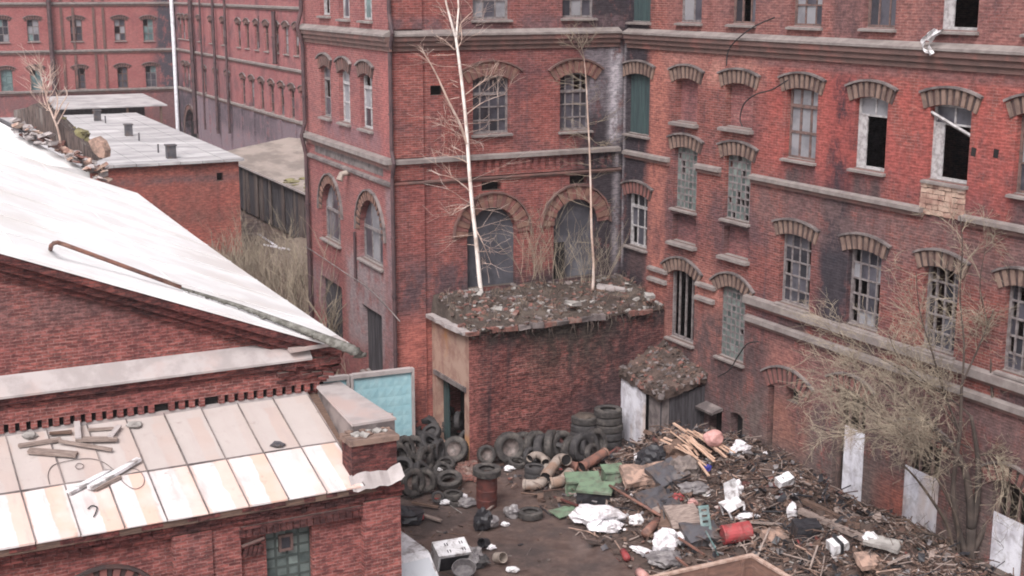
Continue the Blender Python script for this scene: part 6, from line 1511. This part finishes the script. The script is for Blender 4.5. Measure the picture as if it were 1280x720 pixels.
for k in range(30):
    y = rng.uniform(60, 330); x = 603-(378-y)*.105-2; P = pb(x, y); sgn = rng.choice((-1, 1)); twigs(mb, P, Vector((sgn, rng.uniform(-.8, .8), rng.uniform(-.2, .5))), rng.uniform(.5, 1.6), .010, 1, 1 if False else 0, .6, .05, 4)
mb.build('crown', M['sapling'], eT1, Matrix.Identity(4))
FBi = Face(onz(741, 361, AZ+.55), FC.az)
eT2 = empty('birch_tree', Matrix.Translation(pb(741, 361)), 'thin straight young birch near the inner corner, growing from the annex roof', 'tree')
mb = MB(); mb.tube(bez([pb(*q) for q in ((741, 363), (742, 330), (739.5, 290), (738.5, 240), (737, 190), (735, 150), (732.5, 100), (730, 72))]), [.055-.0012*i for i in range(36)], 7); mb.build('trunk', M['sapling'], eT2, Matrix.Identity(4), smooth=True)
mb = MB(); br([(730, 74), (724, 64), (716, 56), (708, 40)], .018); br([(730, 72), (727, 60), (726, 54)], .015); br([(736, 170), (744, 178), (752, 182)], .014)
for k in range(28):
    y = rng.uniform(90, 340); P = pb(733+(y-90)*.03, y); twigs(mb, P, Vector((rng.choice((-1, 1)), rng.uniform(-.8, .8), rng.uniform(-.1, .6))), rng.uniform(.35, 1.1), .008, 1, 0, .6, .05, 4)
for k in range(60):
    P = pb(rng.uniform(650, 775), rng.uniform(335, 362), rng.uniform(-.6, .9)); twigs(mb, P, Vector((rng.uniform(-.4, .4), rng.uniform(-.3, .3), 1)), rng.uniform(.6, 2.0), .008, 1, 0, .5, .2, 4)
mb.build('crown', M['twig'], eT2, Matrix.Identity(4))
# bare many stemmed tree before the right wing
YT = 33.3
def pt(x, y, dy=0): return aty(x, y, YT+dy)
base = onz(1214, 800, 0); base = Vector((pt(1214, 720).x, YT, 0))
eT3 = empty('bare_tree', Matrix.Translation(base), 'sprawling leafless tree with tan twigs before the right wing', 'tree')
mb = MB(); stems = []
def stem(pxs, r0, r1):
    P = bez([pt(*q) for q in pxs], 5); mb.tube(P, [r0*.72+(r1*.72-r0*.72)*i/(len(P)-1) for i in range(len(P))], 7); stems.append((P, r0, r1))
mb.tube(bez([base+Vector((0, 0, -.1)), base+Vector((.02, 0, .8)), pt(1213, 705), pt(1214, 660)]), [.17-.003*i for i in range(16)], 9)
stem([(1214, 660), (1212, 620), (1205, 585), (1192, 562), (1175, 545)], .17, .07); stem([(1214, 665), (1222, 620), (1222, 570), (1214, 520)], .15, .06); stem([(1210, 700), (1195, 650), (1192, 600), (1200, 540), (1202, 480)], .13, .045)
stem([(1216, 690), (1238, 640), (1240, 590), (1243, 530), (1238, 470)], .12, .04); stem([(1192, 562), (1170, 540), (1172, 520)], .07, .03)
mb.build('trunk', M['limb'], eT3, Matrix.Identity(4), smooth=True)
mb = MB(); LM2 = []
def limb(pxs, r0, r1=.012):
    P = bez([pt(*q) for q in pxs], 5); mb.tube(P, [.7*(r0+(r1-r0)*i/(len(P)-1)) for i in range(len(P))], 5, 1, False); LM2.append(P)
limb([(1192, 562), (1165, 548), (1135, 540, -.3), (1100, 520, -.6), (1070, 495, -.8)], .05); limb([(1175, 545), (1150, 520), (1120, 490, .3), (1090, 470, .4), (1055, 455, .4)], .045); limb([(1200, 540), (1180, 490), (1165, 440, -.3), (1150, 390, -.4), (1145, 340, -.4)], .045)
limb([(1202, 490), (1205, 430), (1200, 370, .2), (1203, 310, .3), (1200, 270, .3)], .045); limb([(1202, 480), (1225, 430), (1245, 380, .2), (1260, 340), (1275, 310)], .04); limb([(1238, 470), (1238, 420, .3), (1225, 360), (1232, 310)], .035); limb([(1205, 585), (1185, 575, -.5), (1150, 560, -1), (1120, 535, -1.2)], .035)
limb([(1214, 520), (1190, 500), (1160, 480, -.4), (1125, 450), (1110, 415)], .035); limb([(1243, 530), (1262, 500), (1280, 470), (1300, 440)], .035); limb([(1222, 570), (1245, 570, -.4), (1262, 600, -.6)], .025); limb([(1240, 590), (1260, 560, .3), (1285, 540, .3)], .03); limb([(1172, 520), (1140, 530, -.6), (1105, 535, -.9), (1070, 540, -1)], .03)
limb([(1200, 540), (1170, 500, .4), (1130, 465, .6), (1085, 440, .8), (1050, 420, .8)], .03); limb([(1195, 600), (1165, 575, .5), (1120, 555, .6), (1070, 530, .7), (1045, 515, .7)], .03); limb([(1213, 560), (1180, 545, .6), (1130, 510, .9), (1090, 505, .9), (1050, 480, 1.0)], .03)
# dark lower limbs crossing the white hoarding
for P in LM2:
    n = len(P)
    for k in range(28):
        i = rng.randint(int(n*.15), n-1)
        if proj(P[i])[1] < 400 and rng.random() < .6: continue
        d = (P[min(i+1, n-1)]-P[max(0, i-1)]).normalized()+Vector((rng.gauss(0, .5), rng.gauss(0, .5), rng.gauss(.15, .45)))
        twigs(mb, P[i], d, rng.uniform(.45, 1.2), .0095, 2, 0, .9, .02, 5)
crown = mb.build('crown', [M['twig'], M['limb']], eT3, Matrix.Identity(4))
mb = MB()
def dlimb(pxs, r0):
    P = bez([pt(*q) for q in pxs], 5); mb.tube(P, [r0*(1-.7*i/len(P)) for i in range(len(P))], 5, 0, False)
    for k in range(5): i = rng.randint(3, len(P)-1); twigs(mb, P[i], (P[i]-P[i-2])+Vector((rng.gauss(0, .1), rng.gauss(0, .1), rng.gauss(0, .1))), rng.uniform(.4, .9), .012, 1, 0, .7, .1, 4)
dlimb([(1205, 730), (1198, 690), (1196, 650, -.2), (1178, 610, -.3), (1165, 590, -.3)], .05); dlimb([(1196, 712), (1185, 660), (1165, 625, -.3), (1145, 598, -.4), (1130, 582, -.5)], .06); dlimb([(1192, 690), (1178, 672), (1155, 665, -.3), (1135, 650, -.5), (1122, 648, -.5)], .04); dlimb([(1200, 730), (1180, 690), (1168, 680, -.2), (1150, 672, -.4), (1130, 665, -.4)], .045); dlimb([(1225, 700), (1250, 698, -.3), (1262, 680, -.4), (1264, 655, -.4)], .035)
mb.build('low_branches', M['bark_d'], eT3, Matrix.Identity(4), label='dark lower branches')
# sapling on the ruined fire wall
YS = Yr.y+1.2
def ps(x, y, dy=0): return aty(x, y, YS+dy)
eT4 = empty('sapling_tree', Matrix.Translation(ps(78, 190)), 'small forked bare sapling growing from the ruined fire wall', 'tree')
mb = MB()
for q, r in (((78, 192), (73, 165), (66, 145), (60, 130), (56, 112), (51, 92), (50, 78)), .055), (((57, 113), (49, 110), (42, 108)), .03), (((58, 112), (63, 100), (63, 88)), .03), (((51, 82), (46, 77), (42, 74)), .03), (((51, 80), (55, 72)), .03):
    P = bez([ps(*a) for a in q], 4); mb.tube(P, [r*(1-.6*i/len(P)) for i in range(len(P))], 6)
mb.build('trunk', M['sapling'], eT4, Matrix.Identity(4), smooth=True); mb = MB()
for k in range(26):
    x = rng.uniform(46, 70); P = ps(x, rng.uniform(80, 140)); P = ps(58+rng.uniform(-6, 8)*.6, rng.uniform(85, 140)); twigs(mb, P, Vector((rng.uniform(-1, 1), rng.uniform(-.5, .5), rng.uniform(.1, 1))), rng.uniform(.5, 1.4), .02, 1, 0, .6, .2, 4)
for q in (((68, 150), (76, 132), (84, 118), (80, 108)), ((68, 148), (72, 128), (70, 115)), ((72, 155), (80, 140), (86, 128))):
    P = bez([ps(*a) for a in q], 4); mb.tube(P, [.035*(1-.6*i/len(P)) for i in range(len(P))], 5)
mb.build('crown', M['sapling'], eT4, Matrix.Identity(4))
# ================================================================ DRY UNDERGROWTH between the storehouse and the tower
mb = MB()
q = [Vector((-22, 58, 0)), Vector((-9.6, 56, 0)), Vector((-12.2, 80, 0)), Vector((-17, 83, 0)), Vector((-25, 78, 0))]
mb2 = MB()
def bz(x, y): return .35*mnoise.noise(Vector((x*.3, y*.3, 2)))+.25
for i in range(40):
    for j in range(50):
        x0 = -26+.5*i; y0 = 54+.6*j; mb2.poly([(x, y, bz(x, y)) for x, y in ((x0, y0), (x0+.5, y0), (x0+.5, y0+.6), (x0, y0+.6))])
tag(mb2.build('grass_bank', M['grass'], None, Matrix.Identity(4), smooth=True), kind='structure')
for k in range(4200):
    P = onz(rng.uniform(262, 400), rng.uniform(300, 425), .3)
    if not (56 < P.y < 84) or (P-FG.O).dot(FG.n) > -.15: continue
    if P.x > FS.w(0, 0, -.5).x-.0 and P.y > 72: continue
    if (P-FL.O).dot(FL.n) > -.3 and P.y < 60: continue
    h = rng.uniform(.3, 1.3)*(1.5 if rng.random() < .25 else 1); dx, dy = rng.gauss(0, .3), rng.gauss(0, .3)
    mb.tube([P+Vector((0, 0, -.2)), P+Vector((dx*.3, dy*.3, h*.6)), P+Vector((dx, dy, h))], [.028, .02, .008], 3, rng.choice((0, 0, 1)), False)
for k in range(70):
    P = onz(rng.uniform(285, 395), rng.uniform(318, 400), .3)
    if not (57 < P.y < 83) or (P-FG.O).dot(FG.n) > -.3: continue
    twigs(mb, P, Vector((rng.gauss(0, .2), rng.gauss(0, .2), 1)), rng.uniform(1.2, 2.4), .03, 2, 1, .5, .25, 5)
tag(mb.build('undergrowth', [M['stem'], M['twig']], None, Matrix.Identity(4)), 'thicket of dry stems between storehouse and tower', 'undergrowth', kind='stuff')
bar_ = MB(); A = onz(302, 306, .6); 
for (p, q, lb) in (((322, 292), (352, 312), 'upper pale pole lying in the dry undergrowth'), ((330, 306), (362, 312), 'lower pale pole lying in the dry undergrowth')):
    mb = MB(); mb.tube([onz(*p, 1.0), onz(*q, .9)], .06, 6); tag(mb.build('pole', M['sheet_w'], None, Matrix.Identity(4)), lb, 'pole')
mb = MB()
for k in range(34):
    P = onz(rng.uniform(425, 492), rng.uniform(470, 520), 0); 
    if P.y < 47.2-.0: continue
    twigs(mb, P, Vector((rng.gauss(0, .15), rng.gauss(0, .15), 1)), rng.uniform(1.2, 2.6), .02, 1, 0, .5, .25, 5)
for k in range(9):
    P = aty(rng.uniform(380, 432), 0, 53); P.z = 0; P = Vector((aty(rng.uniform(378, 430), 400, 52).x, 52-rng.random()*2, 0)); twigs(mb, P, Vector((rng.gauss(0, .15), -.1, 1)), rng.uniform(3.0, 4.8), .04, 2, 0, .5, .2, 6)
tag(mb.build('bare_bush', M['twig'], None, Matrix.Identity(4)), 'grey leafless bushes between the workshop and the tower side wall', 'bush', kind='stuff')
# ================================================================ CAMERA, LIGHT
sc = bpy.context.scene
cd = bpy.data.cameras.new('camera'); cam = bpy.data.objects.new('camera', cd); col.objects.link(cam)
cd.sensor_width = 36; cd.lens = FPX/1280*36; cd.clip_start = .5; cd.clip_end = 1500
cam.location = CAM; cam.rotation_euler = (math.pi/2-PITCH, 0, 0); sc.camera = cam
EL, AZS = R_(50), R_(200)       # overcast: a very soft sun high behind the left shoulder
w = bpy.data.worlds.new('World'); sc.world = w; w.use_nodes = True; nt = w.node_tree
bg = nt.nodes['Background']; sky = nt.nodes.new('ShaderNodeTexSky'); sky.sky_type = 'NISHITA'; sky.sun_disc = False; sky.sun_elevation = EL; sky.sun_rotation = AZS
sky.air_density = 1.0; sky.dust_density = 4.0; sky.ozone_density = 1.0
hs = nt.nodes.new('ShaderNodeHueSaturation'); hs.inputs['Saturation'].default_value = .18     # cloud cover greys the blue out
nt.links.new(sky.outputs[0], hs.inputs['Color']); tn = nt.nodes.new('ShaderNodeMix'); tn.data_type = 'RGBA'; tn.blend_type = 'MULTIPLY'; tn.inputs[0].default_value = 1; tn.inputs[7].default_value = (1, .965, .98, 1)
nt.links.new(hs.outputs[0], tn.inputs[6]); nt.links.new(tn.outputs[2], bg.inputs['Color']); bg.inputs['Strength'].default_value = .125
sd = bpy.data.lights.new('sun', 'SUN'); so = bpy.data.objects.new('sun', sd); col.objects.link(so)
sd.energy = 1.5; sd.angle = R_(30); sd.color = (1, .955, .93)
d = Vector((math.sin(AZS)*math.cos(EL), math.cos(AZS)*math.cos(EL), math.sin(EL))); so.rotation_euler = d.to_track_quat('Z', 'Y').to_euler(); so.location = (0, 0, 60)
HAZE = True
if HAZE:
    mb = MB(); mb.box(-75, 45, -2, 165, -1.2, 22)
    hm = bpy.data.materials.new('thin_damp_haze'); hm.use_nodes = True; t = hm.node_tree; t.nodes.clear(); o_ = t.nodes.new('ShaderNodeOutputMaterial'); pv = t.nodes.new('ShaderNodeVolumePrincipled')
    pv.inputs['Color'].default_value = (.93, .91, .96, 1); pv.inputs['Density'].default_value = .0003; pv.inputs['Anisotropy'].default_value = .2; t.links.new(pv.outputs[0], o_.inputs['Volume'])
    tag(mb.build('haze', hm, None, Matrix.Identity(4)), kind='stuff')
sc.view_settings.view_transform = 'Standard'; sc.view_settings.look = 'None'; sc.view_settings.gamma = 1; sc.view_settings.exposure = 1.02; sc.view_settings.use_curve_mapping = False
sc.render.engine = 'CYCLES'; cy = sc.cycles
cy.use_denoising = True; cy.denoiser = 'OPENIMAGEDENOISE'; cy.max_bounces = 6; cy.diffuse_bounces = 2; cy.glossy_bounces = 3; cy.volume_bounces = 1; cy.use_adaptive_sampling = True; cy.adaptive_threshold = .02
cy.volume_step_rate = 4; cy.sample_clamp_indirect = 6; cy.filter_width = 1.9
